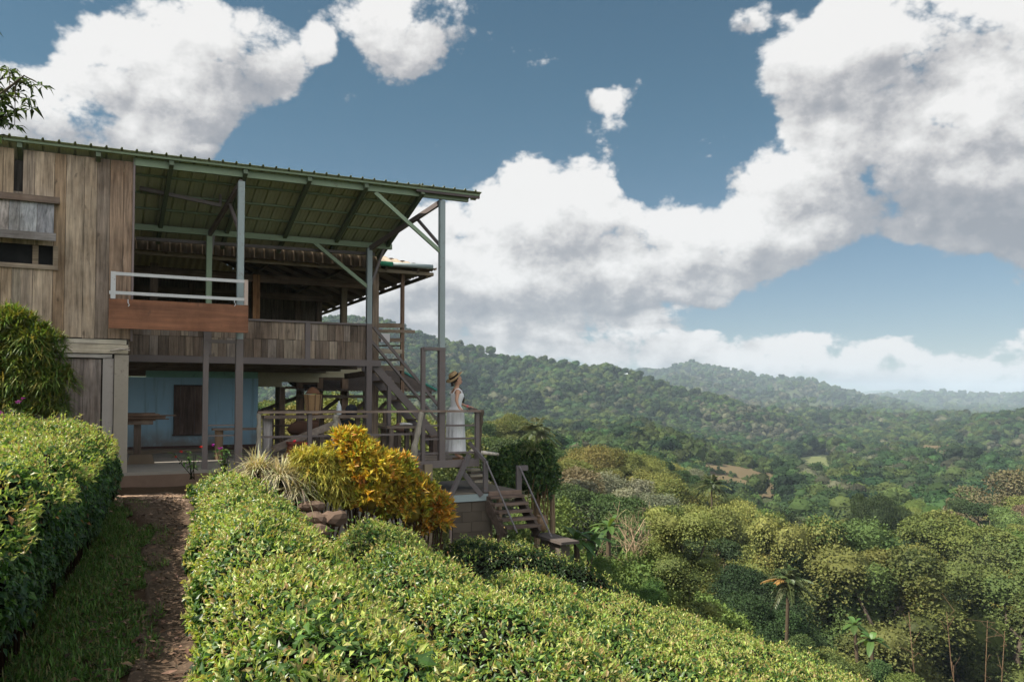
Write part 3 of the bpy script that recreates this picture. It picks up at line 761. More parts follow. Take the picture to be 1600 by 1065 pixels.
# ================================================================ the wooden house
WOODC = [tuple(x * k_ for x, k_ in zip(c_, (.80, .74, .68))) for c_ in [(.43, .33, .235), (.47, .38, .28), (.38, .325, .27), (.46, .365, .23), (.37, .28, .215), (.33, .28, .24), (.50, .425, .34), (.44, .31, .21)]]
OLDC = [(.20, .15, .115), (.26, .20, .15), (.15, .115, .09), (.23, .19, .16), (.17, .13, .10), (.29, .235, .18)]
rh = np.random.default_rng(11)
house = empty('wooden_house', H(-4, 2, 0), 'weathered two storey wooden house on stilts with green metal roof and open balcony', 'house')
def fp(px, py, v): u, w = L(px, py, v); return H(u, v, w)
def part(name, mb, mat, parent=house, **kw): return mb.build(name, M[mat], parent, **kw)
def line(px1, y1, px2, y2, v1, v2, wd, ht, mat, name, parent=house, col=(1, 1, 1)):
    return part(name, MB().beam(fp(px1, y1, v1), fp(px2, y2, v2), wd, ht, col), mat, parent)

# --- main roof: ribbed sheet falling to the back
SL = .33
VE = -.2
uA, wA = L(-160, 196, VE); uA, wA = L(0, 210, VE); uB, wB = L(753, 301, VE)
def wroof(u, v): return wA + (wB - wA) * (u - uA) / (uB - uA) - SL * (v - VE)
u_end = L(662, 312, 0)[0]
UL = -13.5
def ribbed(name, u0, u1, v0, v1, lift, mat, pitch=.22, parent=house):
    prof = []; u = u0
    while u < u1:
        for du, h in ((0, 0), (.055, 0), (.058, .006), (.062, 0), (.125, 0), (.128, .006), (.132, 0), (.175, 0), (.190, .034), (.212, .034)): prof.append((u + du, h))
        u += pitch
    prof = np.array([p for p in prof if p[0] <= u1] + [(u1, 0)])
    n = len(prof); vv = []
    for th in (0, -.004):
        for v in (v0, v1):
            for (uu, h) in prof: vv.append(H(uu, v, wroof(uu, v) + h + lift + th))
    i = np.arange(n - 1)
    F = np.concatenate([np.stack([i, i + 1, i + n + 1, i + n], 1), np.stack([i + 2 * n, i + 3 * n, i + 3 * n + 1, i + 2 * n + 1], 1), np.stack([i, i + 2 * n, i + 2 * n + 1, i + 1], 1), np.stack([i + n, i + n + 1, i + 3 * n + 1, i + 3 * n], 1)])
    return part(name, MB().add(vv, F), mat, parent)
plain('roof_sheet', (.46, .50, .34), .42, .4, metal=.2, nscale=1.5, var=.15, dirt=(.14, .10, .06), dirt_amt=.3, bstr=.05)
roof = ribbed('roof', UL, u_end, VE, 2.57, 0, 'roof_sheet')
ribbed('roof_strip', u_end - .3, uB, VE, VE + .30, .012, 'roof_sheet', parent=roof)
# rafters and purlins under it
def on_roof(u, v, d): return H(u, v, wroof(u, v) - d)
for px in (27, 153, 270, 388, 490, 580, 669):
    u = L(px, 300, -.4)[0]
    part('rafter', MB().beam(on_roof(u, -.14, .085), on_roof(u, 2.5, .085), .07, .09, (.45, .45, .42)), 'green_paint', roof)
for u in (-8.6, -9.9, -11.2):
    part('rafter', MB().beam(on_roof(u, -.14, .085), on_roof(u, 2.5, .085), .07, .09, (.45, .45, .42)), 'green_paint', roof)
for v in (-.13, .42, .95, 1.45):
    ue = uB - .02 if v < 0 else u_end - .02
    part('purlin', MB().beam(on_roof(UL + .1, v, .022), on_roof(ue, v, .022), .045, .034, (.8, .8, .75)), 'green_paint', roof)
part('purlin', MB().beam(on_roof(u_end - .2, -.12, .05), on_roof(uB - .02, -.12, .05), .05, .06, (.55, .5, .5)), 'brown_paint', roof)
# beams
line(209, 253, 731, 311, 0, 0, .07, .12, 'green_paint', 'beam', roof)
line(209, 354, 612, 386, 1.92, 1.92, .07, .11, 'green_paint', 'beam', roof)
line(212, 372, 585, 397, 2.05, 2.05, .05, .06, 'brown_paint', 'beam', roof, (.6, .6, .55))
# tie chords, struts and knee braces
for a in [(690, 315, 577, 389, 0, 1.92, .06, .09, 'brown_paint'), (377, 284, 327, 367, 0, 1.92, .06, .09, 'brown_paint'),
          (628, 306, 628, 352, 1.0, 1.0, .05, .05, 'brown_paint'), (651, 341, 688, 384, .7, .05, .05, .05, 'brown_paint'), (358, 317, 373, 358, .7, .05, .05, .05, 'brown_paint'),
          (586, 301, 688, 393, 0, 0, .05, .07, 'green_paint'), (491, 379, 574, 448, 1.92, 1.92, .05, .07, 'green_paint'),
          (606, 371, 579, 447, 1.92, 1.92, .05, .05, 'brown_paint'), (336, 352, 325, 430, 1.92, 1.92, .05, .05, 'brown_paint'),
          (218, 294, 345, 321, .8, .8, .05, .06, 'brown_paint'), (345, 272, 344, 322, .8, .8, .04, .04, 'brown_paint')]:
    line(a[0], a[1], a[2], a[3], a[4], a[5], a[6], a[7], a[8], 'brace', roof)

# --- steel posts: upper length green grey, lower length brown
def post(px, y0, y1, ysplit, v, wd, up='grey_steel', lo='brown_paint', w_end=None):
    u, wt = L(px, y0, v); wb = L(px, y1, v)[1] if w_end is None else w_end; ws = L(px, ysplit, v)[1]
    p = part('post', MB().box(u - wd / 2, u + wd / 2, v - wd / 2, v + wd / 2, ws, wt), up)
    part('painted_foot', MB().box(u - wd / 2 - .006, u + wd / 2 + .006, v - wd / 2 - .006, v + wd / 2 + .006, wb, ws), lo, p)
    return u
uP1 = post(377, 284, 730, 530, 0, .105, w_end=0)
uP2 = post(690.5, 314, 720, 543, 0, .105, w_end=-.1)
uB1 = post(327, 366, 503, 480, 1.92, .10, up='green_paint', w_end=2.0)
uB2 = post(577, 388, 700, 506, 1.92, .105, w_end=-.05)
def slim(px, y0, v, w_end, wd=.075):
    u, wt = L(px, y0, v)
    part('slim_post', MB().box(u - wd / 2, u + wd / 2, v - wd / 2, v + wd / 2, w_end, wt), 'brown_paint'); return u, wt
u, wt = slim(322, 531, 0, 0, .085); part('cross_bar', MB().box(u, uP1, -.03, .03, wt - .045, wt + .01), 'brown_paint')
u, wt = slim(661, 543, 0, -.6); part('cross_bar', MB().box(u, uP2 + .06, -.06, .06, wt - .05, wt + .01), 'brown_paint')
slim(608, 588, 2.0, 0)

# --- plank walls of the closed wing
def planks(mb, u0, u1, wlo, whi, v, cols, pw=(.14, .30), th=.025, gap=.006, r=rh, cuts=(), axis=None):
    u = u0
    while u < u1 - .01:
        w_ = r.uniform(*pw); ue = min(u + w_, u1)
        if u1 - ue < .07: ue = u1
        lo = wlo + r.uniform(-.008, .008) if callable(wlo) is False else wlo(u); top = whi((u + ue) / 2) if callable(whi) else whi
        c = np.array(cols[r.integers(len(cols))]) * r.uniform(.85, 1.15); dv = r.uniform(-.006, .006)
        segs = [(lo, top)]
        for (cu0, cu1, cw0, cw1) in cuts:
            if ue > cu0 + .02 and u < cu1 - .02:
                ns = []
                for a, b in segs:
                    if cw0 > a: ns.append((a, min(b, cw0)))
                    if cw1 < b: ns.append((max(a, cw1), b))
                segs = ns
        for a, b in segs:
            if b - a > .02: mb.box(u + gap / 2, ue - gap / 2, v + dv, v + th + dv, a, b, c)
        u = ue
    return mb
uW = L(206, 400, 0)[0]
wsill = L(150, 528, 0)[1]
wtop = lambda u: wroof(u, .0) - .07
win_u1 = L(83, 395, 0)[0]; win_w1 = L(40, 381, 0)[1]; win_w0 = L(40, 412, 0)[1]
slit = (L(22, 260, 0)[0], L(36, 260, 0)[0], L(30, 299, 0)[1], L(30, 226, 0)[1] + .2)
win_u0 = win_u1 - 1.35
mb = MB()
for (a, b) in ((UL, win_u0), (win_u0, slit[0]), (slit[1], win_u1), (win_u1, uW)):
    cuts = [(win_u0, win_u1, win_w0, win_w1)]
    planks(mb, a, b, wsill, wtop, .0, WOODC, cuts=cuts)
mb.box(slit[0], slit[1], .002, .027, wsill, win_w0, (.3, .25, .19)).box(slit[0], slit[1], .002, .027, win_w1, slit[2], (.27, .22, .17))
wall = part('wall', mb, 'wood_vertical')
mb = MB(); mb.box(UL, uW - .03, .09, .12, wsill, wtop(UL) - .12, (.05, .045, .04)); part('wall_lining', mb, 'wood_vertical', wall)
mb = MB(); mb.box(uW - .03, uW, .04, 2.3, 1.9, wroof(uW, 2.2) - .16, (.16, .12, .09)); part('side_wall', mb, 'wood_deep', wall)
part('corner_strip', MB().box(uW + .0, uW + .03, -.035, .03, wsill - .03, wtop(uW) + .05, (1.5, 1.4, 1.4)), 'brown_paint', wall)
# window: lifted plank shutter over a dark opening
win = part('window', MB().box(win_u0 - .05, win_u1 + .07, -.03, -.004, win_w0 - .07, win_w0, (.30, .24, .18)).box(win_u1, win_u1 + .07, -.031, -.003, win_w0, win_w1, (.28, .22, .16)).box(win_u1 - .28, win_u1 - .2, .03, .06, win_w0, win_w1, (.22, .17, .12)), 'wood_along')
part('room_shade_panel', MB().box(win_u0, win_u1, .075, .088, win_w0 - .02, win_w1 + .02, (.012, .012, .012)), 'wood_any', win)  # near-black panel stands in for the shade inside the room
su1 = L(87, 340, -.12)[0]; sw1 = L(44, 314, -.12)[1]; sw0 = L(44, 372, -.12)[1]
mb = MB(); u = su1 - 1.5; k = 0
SC = [(.36, .37, .38), (.22, .22, .23), (.30, .29, .29), (.27, .26, .26), (.40, .36, .33), (.33, .33, .33)]
while u < su1 - .02:
    ue = min(u + rh.uniform(.12, .26), su1)
    c = [H(u, -.05, sw1), H(ue - .005, -.05, sw1), H(ue - .005, -.16, sw0), H(u, -.16, sw0)]
    c2 = [p - V * .022 for p in c]; mb.hexa([c2[3], c2[2], c[2], c[3], c2[0], c2[1], c[1], c[0]], SC[k % 6]); u = ue; k += 1
sh_ = part('shutter', mb, 'wood_vertical', win)
part('shutter_batten', MB().box(su1 - 1.55, su1 + .05, -.13, -.03, sw1 - .0, sw1 + .10, (.19, .14, .11)), 'wood_along', sh_)
part('shutter_batten', MB().box(su1 - 1.55, su1 + .01, -.215, -.185, sw0 - .03, sw0 + .09, (.24, .22, .21)), 'wood_along', sh_)
# lower storey of the wing
wl = L(150, 552, 0)[1]
mb = MB(); mb.box(UL, uW - .06, -.05, .0, wsill - .09, wsill - .02, (.42, .38, .31)).box(UL, L(200, 540, 0)[0], -.09, -.012, wl, wsill - .10, (.46, .40, .31))
part('sill_beam', mb, 'wood_along')
mb = MB(); mb.box(UL, L(175, 560, 0)[0], -.07, -.01, wl - .07, wl - .015, (.38, .35, .32)); part('sill_beam', mb, 'wood_along')
up0 = L(178, 600, 0)[0]; up1 = L(200, 600, 0)[0]
plain('peeling_paint', (.40, .37, .33), .85, .15, nscale=2.2, var=.2, dirt=(.17, .13, .11), dirt_amt=.9, bstr=.3)
part('corner_post', MB().box(up0, up1, -.10, .10, -.6, wl - .018, (.8, .76, .70)), 'peeling_paint')
ux = L(160, 600, 0)[0]
part('peeling_board', MB().box(ux, up0 - .01, -.06, -.02, -.6, wl - .08, (.85, .83, .85)), 'peeling_paint')
mb = MB(); planks(mb, UL, ux - .02, -.6, wl - .09, -.03, [(.22, .185, .165), (.24, .20, .18), (.20, .175, .165)], pw=(.24, .38)); lw = part('lower_wall', mb, 'wood_vertical'); part('wall_lining', MB().box(UL, up0, .03, .06, -.6, wsill, (.07, .06, .05)), 'wood_along', lw)
part('twig_bundle', MB().tube([fp(172, 548, -.14), fp(188, 545, -.16), fp(203, 547, -.14)], [.012, .02, .008], 6, (.4, .35, .3)).tube([fp(175, 552, -.14), fp(202, 543, -.16)], .008, 5, (.4, .35, .3)), 'wood_any')

# --- white railed box with a reddish board, hung in front
vb = -.32
uc0, uc1 = L(170, 490, vb)[0], L(388, 490, vb)[0]
wc1 = L(388, 477, vb)[1]; wc0 = L(388, 520, vb)[1]
wood('red_board', 'u', (1, 1, 1), .5, .5, .9)
bx = part('hanging_board', MB().box(uc0, uc1, vb, vb + .04, wc0, wc1, (.22, .095, .050)), 'red_board')
plain('white_paint', (.52, .52, .52), .6, .3, nscale=6, var=.1, dirt=(.28, .13, .07), dirt_amt=.8)
wt = L(385, 440, vb)[1]; wm = L(385, 468, vb)[1]
part('white_rail', MB().box(uc0 + .06, uc1 - .04, vb - .01, vb + .025, wt - .025, wt + .025), 'white_paint', bx)
part('white_rail', MB().box(uc0, uc1 - .04, vb - .01, vb + .025, wm - .025, wm + .025), 'white_paint', bx)
part('white_upright', MB().box(uc0 + .02, uc0 + .09, vb - .012, vb + .04, wc1, wt + .03), 'white_paint', bx)
part('white_upright', MB().box(uc1 - .07, uc1 - .01, vb - .014, vb + .04, wc1, wt + .03, (.9, .7, .6)), 'white_paint', bx)
for px in (200, 366):
    p = fp(px, 468, vb); part('hook', MB().tube([p + W * .0 - V * .02, p - W * .05 - V * .03, p - W * .09 + U * .02 - V * .03, p - W * .11 - V * .03], .007, 6), 'white_paint', bx)
for u in (uc0 + .4, uP1): part('bracket', MB().box(u - .03, u + .03, vb + .04, .0, wc0 + .06, wc0 + .12), 'brown_paint', bx)

# --- balcony: floor, balustrade of short planks in two rows
vf = 1.92
w_rail = L(577, 506, vf)[1]; w_b0 = L(577, 572, vf)[1]; w_b1 = w_b0 + .13
u0b = uW - .05; u1b = uB2
mb = MB()
wmid = (w_b1 + w_rail - .04) / 2 + .01
planks(mb, u0b, u1b - .06, w_b1, wmid - .004, vf - .01, OLDC, pw=(.12, .19)); planks(mb, u0b, u1b - .06, wmid + .004, w_rail - .04, vf - .006, OLDC, pw=(.13, .19))
bal = part('balustrade', mb, 'wood_vertical')
part('backing_board', MB().box(u0b, u1b - .06, vf + .025, vf + .04, w_b1, w_rail - .045, (.10, .08, .06)), 'wood_along', bal)
part('top_rail', MB().box(u0b, u1b - .05, vf - .045, vf + .04, w_rail - .04, w_rail), 'brown_paint', bal)
part('floor_beam', MB().box(u0b - .2, u1b + .25, vf - .06, vf + .05, w_b0, w_b1 - .004), 'brown_paint')
for px in (480, 322):
    u = L(px, 540, vf)[0]; part('baluster', MB().box(u - .05, u + .05, vf - .055, vf - .012, w_b1 - .003, w_rail - .042, (1.1, 1.1, 1.1)), 'brown_paint', bal)
flo = part('balcony_floor', MB().box(uW, u1b + .05, vf + .06, 11.5, w_b0 + .08, w_b0 + .16, (.20, .155, .12)), 'wood_along')
for k in range(5):
    v = vf + .9 + k * 1.3; part('joist', MB().box(uW, u1b + .02, v - .05, v + .05, w_b0 - .04, w_b0 + .078, (.16, .12, .095)), 'wood_along', flo)
part('soffit_board', MB().box(uW, u1b, vf + .08, vf + .75, w_b0 + .03, w_b0 + .075, (.8, .8, .8)), 'cream_paint', flo)

# --- rear hip roof on wooden posts
ve = 2.75
uR, wE = L(683, 420, ve)
wE += .0
vb2 = 15.0; uL2 = -12.5
half = (vb2 - ve) / 2; sl = math.tan(R(20))
plain('fibre_sheet', (.30, .245, .19), .9, .1, nscale=2.5, var=.3, dirt=(.10, .08, .06), dirt_amt=.6, bstr=.3)
def wavy(P00, P10, P11, P01, n, pitch, amp, th=.008):
    """corrugated quad: waves repeat along the first edge"""
    P00, P10, P11, P01 = (np.asarray(p, float) for p in (P00, P10, P11, P01))
    length = np.linalg.norm(P10 - P00); ns = int(length / pitch * 6) + 2
    nrm = np.cross(P10 - P00, P01 - P00); nrm /= np.linalg.norm(nrm); nrm *= np.sign(nrm[2])
    rows = []
    for t0 in (0, -th):
        for k in range(n + 1):
            tt = k / n
            s = np.linspace(0, 1, ns)[:, None]
            a = P00 + (P10 - P00) * s; b = P01 + (P11 - P01) * s
            hgt = amp * np.cos(2 * math.pi * s * length / pitch) + t0
            rows.append(a * (1 - tt) + b * tt + nrm * hgt)
    vs = np.concatenate(rows); i = np.arange(ns - 1); F = []
    for layer in (0, 1):
        for k in range(n):
            o_ = (layer * (n + 1) + k) * ns
            q = np.stack([i + o_, i + o_ + 1, i + o_ + ns + 1, i + o_ + ns], 1); F.append(q if layer == 0 else q[:, ::-1])
    o1 = (n + 1) * ns
    F.append(np.stack([i, i + o1, i + o1 + 1, i + 1], 1)); e = n * ns
    F.append(np.stack([i + e, i + e + 1, i + e + o1 + 1, i + e + o1], 1))
    return vs, np.concatenate(F)
apex_w = wE + half * sl; uRr = uR - half
# front and back slope as strips so that each wave ends on the hip
mb = MB()
def hip_slope(a0, a1, b1, b0):
    vs, F = wavy(a0, a1, b1, b0, 8, .20, .022); mb.add(vs, F)
hip_slope(H(uL2 + half, ve, wE), H(uRr, ve, wE), H(uRr, ve + half, apex_w), H(uL2 + half, ve + half, apex_w))
hip_slope(H(uL2 + half, vb2, wE), H(uRr, vb2, wE), H(uRr, ve + half, apex_w), H(uL2 + half, ve + half, apex_w))
def hip_tri(E0, E1, A, pitch=.20, amp=.022):
    """triangular hip end with eave E0-E1 and apex A, waves along the eave"""
    E0, E1, A = (np.asarray(p, float) for p in (E0, E1, A)); Ln = np.linalg.norm(E1 - E0); ns = int(Ln / pitch * 6)
    nrm = np.cross(E1 - E0, A - E0); nrm /= np.linalg.norm(nrm); nrm *= np.sign(nrm[2])
    s = np.linspace(0, 1, ns)[:, None]; ts = np.linspace(0, 1, 9)
    D_ = (E1 - E0); foot = np.dot(A - E0, D_) / (Ln * Ln); up = A - (E0 + D_ * foot)
    rows = []
    for t0 in (0, -.008):
        for t in ts:
            hmax = np.where(s < foot, s / foot, (1 - s) / (1 - foot))
            rows.append(E0 + D_ * s + up * hmax * t + nrm * (amp * np.cos(2 * math.pi * s * Ln / pitch) + t0))
    vs = np.concatenate(rows); i = np.arange(ns - 1); F = []
    for lay in (0, 1):
        for k in range(8):
            o_ = (lay * 9 + k) * ns; q = np.stack([i + o_, i + o_ + 1, i + o_ + ns + 1, i + o_ + ns], 1); F.append(q if lay == 0 else q[:, ::-1])
    F.append(np.stack([i, i + 9 * ns, i + 9 * ns + 1, i + 1], 1))
    mb.add(vs, np.concatenate(F))
hip_tri(H(uR, ve, wE), H(uR, vb2, wE), H(uRr, ve + half, apex_w))
hip_tri(H(uL2, ve, wE), H(uL2, vb2, wE), H(uL2 + half, ve + half, apex_w))
# the right end of the front slope, from the ridge end down to the corner
Lf = half
def half_tri(e0, e1, top):   # e0 under top, e1 the corner
    e0, e1, top = (np.asarray(p, float) for p in (e0, e1, top)); Ln = np.linalg.norm(e1 - e0); ns = int(Ln / .2 * 6); s = np.linspace(0, 1, ns)[:, None]
    up = top - e0; nrm = np.cross(e1 - e0, up); nrm /= np.linalg.norm(nrm); nrm *= np.sign(nrm[2]); rows = []
    for t0 in (0, -.008):
        for t in np.linspace(0, 1, 9): rows.append(e0 + (e1 - e0) * s + up * (1 - s) * t + nrm * (.022 * np.cos(2 * math.pi * s * Ln / .2) + t0))
    vs = np.concatenate(rows); i = np.arange(ns - 1); F = []
    for lay in (0, 1):
        for k in range(8):
            o_ = (lay * 9 + k) * ns; q = np.stack([i + o_, i + o_ + 1, i + o_ + ns + 1, i + o_ + ns], 1); F.append(q)
    F.append(np.stack([i, i + 9 * ns, i + 9 * ns + 1, i + 1], 1)); mb.add(vs, np.concatenate(F))
for vv_ in (ve, vb2):
    half_tri(H(uRr, vv_, wE), H(uR, vv_, wE), H(uRr, ve + half, apex_w)); half_tri(H(uL2 + half, vv_, wE), H(uL2, vv_, wE), H(uL2 + half, ve + half, apex_w))
rr = part('rear_roof', mb, 'fibre_sheet')
RC = (.13, .10, .075)
def hipw(u, v):
    d = min(v - ve, vb2 - v, uR - u, u - uL2); return wE + max(0, d) * sl - .10
for k in range(16):     # rafters on the front slope
    u = uR - .45 - k * .75; d = min(half, uR - u)
    part('rafter', MB().beam(H(u, ve + .02, wE - .08), H(u, ve + d, wE + d * sl - .08), .05, .09, RC), 'wood_deep', rr)
for k in range(12):     # and on the right hip
    v = ve + .8 + k * .95; d = min(v - ve, vb2 - v, half)
    if d > .3: part('rafter', MB().beam(H(uR - .02, v, wE - .08), H(uR - d, v, wE + d * sl - .08), .05, .09, RC), 'wood_along', rr)
for d in (.08, 1.3, 2.6, 3.9):
    w_ = wE + d * sl - .15
    part('purlin', MB().beam(H(uL2 + d, ve + d, w_), H(uR - d, ve + d, w_), .06, .07, (.2, .16, .11)), 'wood_along', rr)
    part('purlin', MB().beam(H(uR - d, ve + d, w_), H(uR - d, vb2 - d, w_), .06, .07, (.2, .16, .11)), 'wood_deep', rr)
part('tie_beam', MB().beam(H(uL2 + 1, 4.2, wE - .28), H(uR - 1.2, 4.2, wE - .28), .08, .16, (.17, .12, .085)), 'wood_along', rr)
part('tie_beam', MB().beam(H(uL2 + 1, 7.2, wE - .28), H(uR - 1.2, 7.2, wE - .28), .08, .16, (.17, .12, .085)), 'wood_along', rr)
g1 = L(596, 412, ve - .1); g2 = L(613, 413, ve - .1); g3 = L(676, 417, ve - .1)
part('green_gutter', MB().tube([H(g1[0] - .1, ve - .1, g1[1] + .01), H(g2[0], ve - .1, g2[1])], .055, 10, (.03, .22, .12)), 'any_paint', rr, smooth=True)
part('grey_gutter', MB().tube([H(g2[0] - .02, ve - .1, g2[1]), H(g3[0], ve - .1, g3[1])], 0.05, 10, (1.0, 1.0, 1.0)), 'grey_steel', rr, smooth=True)
# closed walls on the hidden sides of the upper room
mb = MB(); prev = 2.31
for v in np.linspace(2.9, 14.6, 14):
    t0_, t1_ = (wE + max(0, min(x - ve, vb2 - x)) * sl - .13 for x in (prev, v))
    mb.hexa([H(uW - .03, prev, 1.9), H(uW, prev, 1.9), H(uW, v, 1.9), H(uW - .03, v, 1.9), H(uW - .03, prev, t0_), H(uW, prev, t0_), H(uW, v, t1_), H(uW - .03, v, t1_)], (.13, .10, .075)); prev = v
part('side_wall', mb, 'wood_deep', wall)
ubk = L(494, 500, 11.4)[0]
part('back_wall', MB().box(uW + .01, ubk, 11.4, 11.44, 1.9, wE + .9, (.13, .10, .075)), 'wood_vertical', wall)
u_f = L(596, 400, 2.6)[0]
vsv, Fv = wavy(H(uW, 2.60, wE - .10), H(u_f, 2.60, wE - .10), H(u_f, 2.66, wroof(u_f, 2.6) + .10), H(uW, 2.66, wroof(uW, 2.6) + .16), 2, .2, .03)
part('shade_sheet', MB().add(vsv, Fv, (.28, .25, .21)), 'fibre_sheet')  # added dark sheet stands in for shade on the rear roof's front strip
# timber posts
def tpost(px, y0, v, w0, wd, col=(.22, .16, .11), name='timber_post', y0w=None):
    u, wt = L(px, y0, v); wt = wt if y0w is None else y0w
    return part(name, MB().box(u - wd / 2, u + wd / 2, v - wd / 2, v + wd / 2, w0, wt, col), 'wood_vertical'), u
tpost(586, 425, 2.95, -2.6, .14, (.25, .19, .14)); tpost(629, 425, 3.1, 1.2, .075, (.20, .13, .09))
tpost(400.5, 400, 4.2, 2.0, .15, (.30, .155, .07), y0w=wE - .2)
p_, _ = tpost(537, 460, 6.0, 2.0, .15, (.24, .19, .13), y0w=wE - .1)
for px, v in ((498, 8.0), (465, 9.5), (300, 7.2), (240, 4.2)): tpost(px, 470, v, 2.0, .15, (.14, .10, .07), y0w=wE - .1)
# boards and poles of the side landing, behind the upper stairs
for (x0, y0, x1, y1, hh, c) in [(590, 508.5, 631, 508.5, .095, (.24, .18, .13)), (590, 517, 648, 518, .07, (.25, .19, .14)), (590, 531, 628, 531, .08, (.20, .15, .11)), (590, 548, 628, 549, .10, (.34, .29, .22)), (586, 562, 628, 562, .05, (.1, .08, .06)), (592, 575, 630, 575, .11, (.22, .17, .13))]:
    line(x0, y0, x1, y1, 3.05, 3.05, .04, hh, 'wood_along', 'landing_board', house, c)
line(590, 540, 628, 540, 3.2, 3.2, .06, .03, 'wood_along', 'landing_board', house, (.12, .09, .07))

# --- ground floor: blue wall set back under the balcony
vB = 5.5
ub0 = uW - 1.5; ub1 = L(403, 640, vB)[0]
wt_ = L(300, 590, vB)[1]
bw = part('blue_wall', MB().box(ub0, ub1, vB, vB + .12, .12, wt_ + .01).box(ub1 - .12, ub1 - .001, vB + .121, 10.0, .12, wt_), 'blue_paint')
ut0 = L(228, 580, vB)[0]
part('teal_band', MB().box(ut0, ub1 - .01, vB - .014, vB + .02, wt_ + .003, w_b0 + .0), 'teal_paint', bw)
part('header_board', MB().box(ub0, ut0 - .005, vB - .02, vB + .02, wt_ + .02, w_b0 + .05, (.13, .10, .08)), 'wood_along', bw)
part('skirting', MB().box(ub0, ub1 + .01, vB - .016, vB + .1, 0.002, .12, (.45, .22, .18)), 'brown_paint', bw)
us0, us1 = L(271, 640, vB)[0], L(320, 640, vB)[0]; ws1 = L(295, 601, vB)[1]; ws0 = L(295, 680, vB)[1]
mb = MB(); fw = .035
mb.box(us0, us1, vB - .06, vB - .002, ws1 - fw, ws1).box(us0 - .02, us1 + .02, vB - .075, vB - .002, ws0, ws0 + fw).box(us0, us0 + fw, vB - .055, vB - .002, ws0 + fw, ws1 - fw).box(us1 - fw, us1, vB - .055, vB - .002, ws0 + fw, ws1 - fw)
mb.C = [c * np.array([.10, .075, .065]) for c in mb.C]
wf_ = part('shuttered_window', mb, 'wood_vertical', bw)
mb = MB(); planks(mb, us0 + fw, us1 - fw, ws0 + fw, ws1 - fw, vB - .022, [(.15, .105, .085), (.18, .125, .10), (.13, .095, .08)], pw=(.10, .16), th=.018, gap=.003); part('shutter_leaf', mb, 'wood_vertical', wf_)
mb = MB()
for (ya, yb, x1) in ((572, 581, 574), (581, 588, 540), (588, 596, 500), (596, 604, 442)):
    a = L(403, ya, vB + .1)[1]; b = L(403, yb, vB + .1)[1]
    mb.hexa([H(ub1, vB + .09, b), H(L(x1, yb, vB)[0], vB + .09, b), H(L(x1, yb, vB)[0], vB + .13, b), H(ub1, vB + .13, b), H(ub1, vB + .115, a), H(L(x1, yb, vB)[0], vB + .115, a), H(L(x1, yb, vB)[0], vB + .14, a), H(ub1, vB + .14, a)])
part('cream_boards', mb, 'cream_paint')
for px, y0, v, wd in ((440.5, 604, 5.7, .13), (468, 597, 5.7, .13), (499.5, 590, 5.7, .14), (538, 583, 5.7, .16)):
    u, w1 = L(px, y0, v)
    part('timber_post', MB().box(u - wd / 2, u + wd / 2, v - wd / 2, v + wd / 2, -3.5, w1, (.17, .115, .08)), 'wood_vertical')
    u2 = L(px + 34, y0, v)[0]; part('header_board', MB().box(u + wd / 2 + .002, u2, v - .03, v + .03, w1 - .05, w1 + .01, (.16, .11, .08)), 'wood_along')
# dark girders under the floor at the right
line(540, 588, 590, 580, 4.0, 3.0, .08, .12, 'wood_along', 'floor_beam', house, (.12, .09, .07))
line(588, 598, 640, 604, 3.2, 3.4, .08, .12, 'wood_along', 'floor_beam', house, (.12, .09, .07))

# --- upper stairs from balcony to deck
st = empty('balcony_stairs', H(.3, 2.2, 0), 'steep open brown steel stairs from the balcony down to the deck, behind the woman', 'stairs')
def sline(a, b, v, wd, ht, nm, mat='brown_paint', col=(1, 1, 1)): return line(a[0], a[1], b[0], b[1], v, v, wd, ht, mat, nm, st, col)
a = L(585, 571, 1.98); k_ = (a[1] - 0.02)
b = (a[0] + k_ * .93, .02)
for v in (1.98, 2.72):
    part('stringer', MB().beam(H(a[0], v, a[1]), H(b[0], v, b[1]), .045, .15), 'brown_paint', st)
for k in range(9):
    s = (k + .6) / 9; u = a[0] + (b[0] - a[0]) * s; w = a[1] * (1 - s) + .02 * s
    part('tread', MB().box(u - .10, u + .13, 2.01, 2.69, w + .0, w + .03, (.24, .18, .14)), 'wood_deep', st)
sline((584, 511), (689, 638), 1.94, .04, .06, 'handrail'); sline((585, 538), (688, 661), 1.94, .035, .045, 'handrail')
c = L(584, 511, 1.94); d = L(689, 638, 1.94)
part('handrail', MB().beam(H(c[0], 2.74, c[1]), H(d[0], 2.74, d[1]), .04, .06), 'brown_paint', st)
# ================================================================ viewing deck
deck = empty('viewing_deck', H(-3, 1.5, 0), 'raised wooden viewing deck with brown rail along its open edge', 'deck')
dp = lambda nm, mb, mat, **kw: part(nm, mb, mat, deck, **kw)
uS = L(415, 720, 0)[0]     # the slab ends here, boards carry on to the right
uE = L(745, 718, 0)[0]
mb = MB().box(UL + 3, uS, -.12, 5.49, -.34, 0); slab = dp('concrete_floor', mb, 'concrete')
plain('red_earth', (.17, .115, .085), .95, .1, nscale=3, var=.35, dirt=(.06, .045, .035), dirt_amt=.5, bstr=.5)
part('step_face', MB().box(UL + 3, uS, -.155, -.123, -.42, -.05), 'red_earth', slab)
dp('doorstep', MB().box(uW, L(330, 700, 4)[0], 4.9, 5.48, .002, .07, (.8, .7, .6)), 'concrete')
mb = MB(); v = -.02
while v < 5.4:
    mb.box(uS + .004, uE, v, v + .14, -.045, 0 + rh.uniform(-.003, .003), np.array(OLDC[rh.integers(6)]) * 1.1); v += .147
dp('floor_boards', mb, 'wood_along')
dp('edge_beam', MB().box(uS + .005, uE + .02, -.075, -.025, -.13, .006, (1.1, 1.1, 1.1)), 'brown_paint')
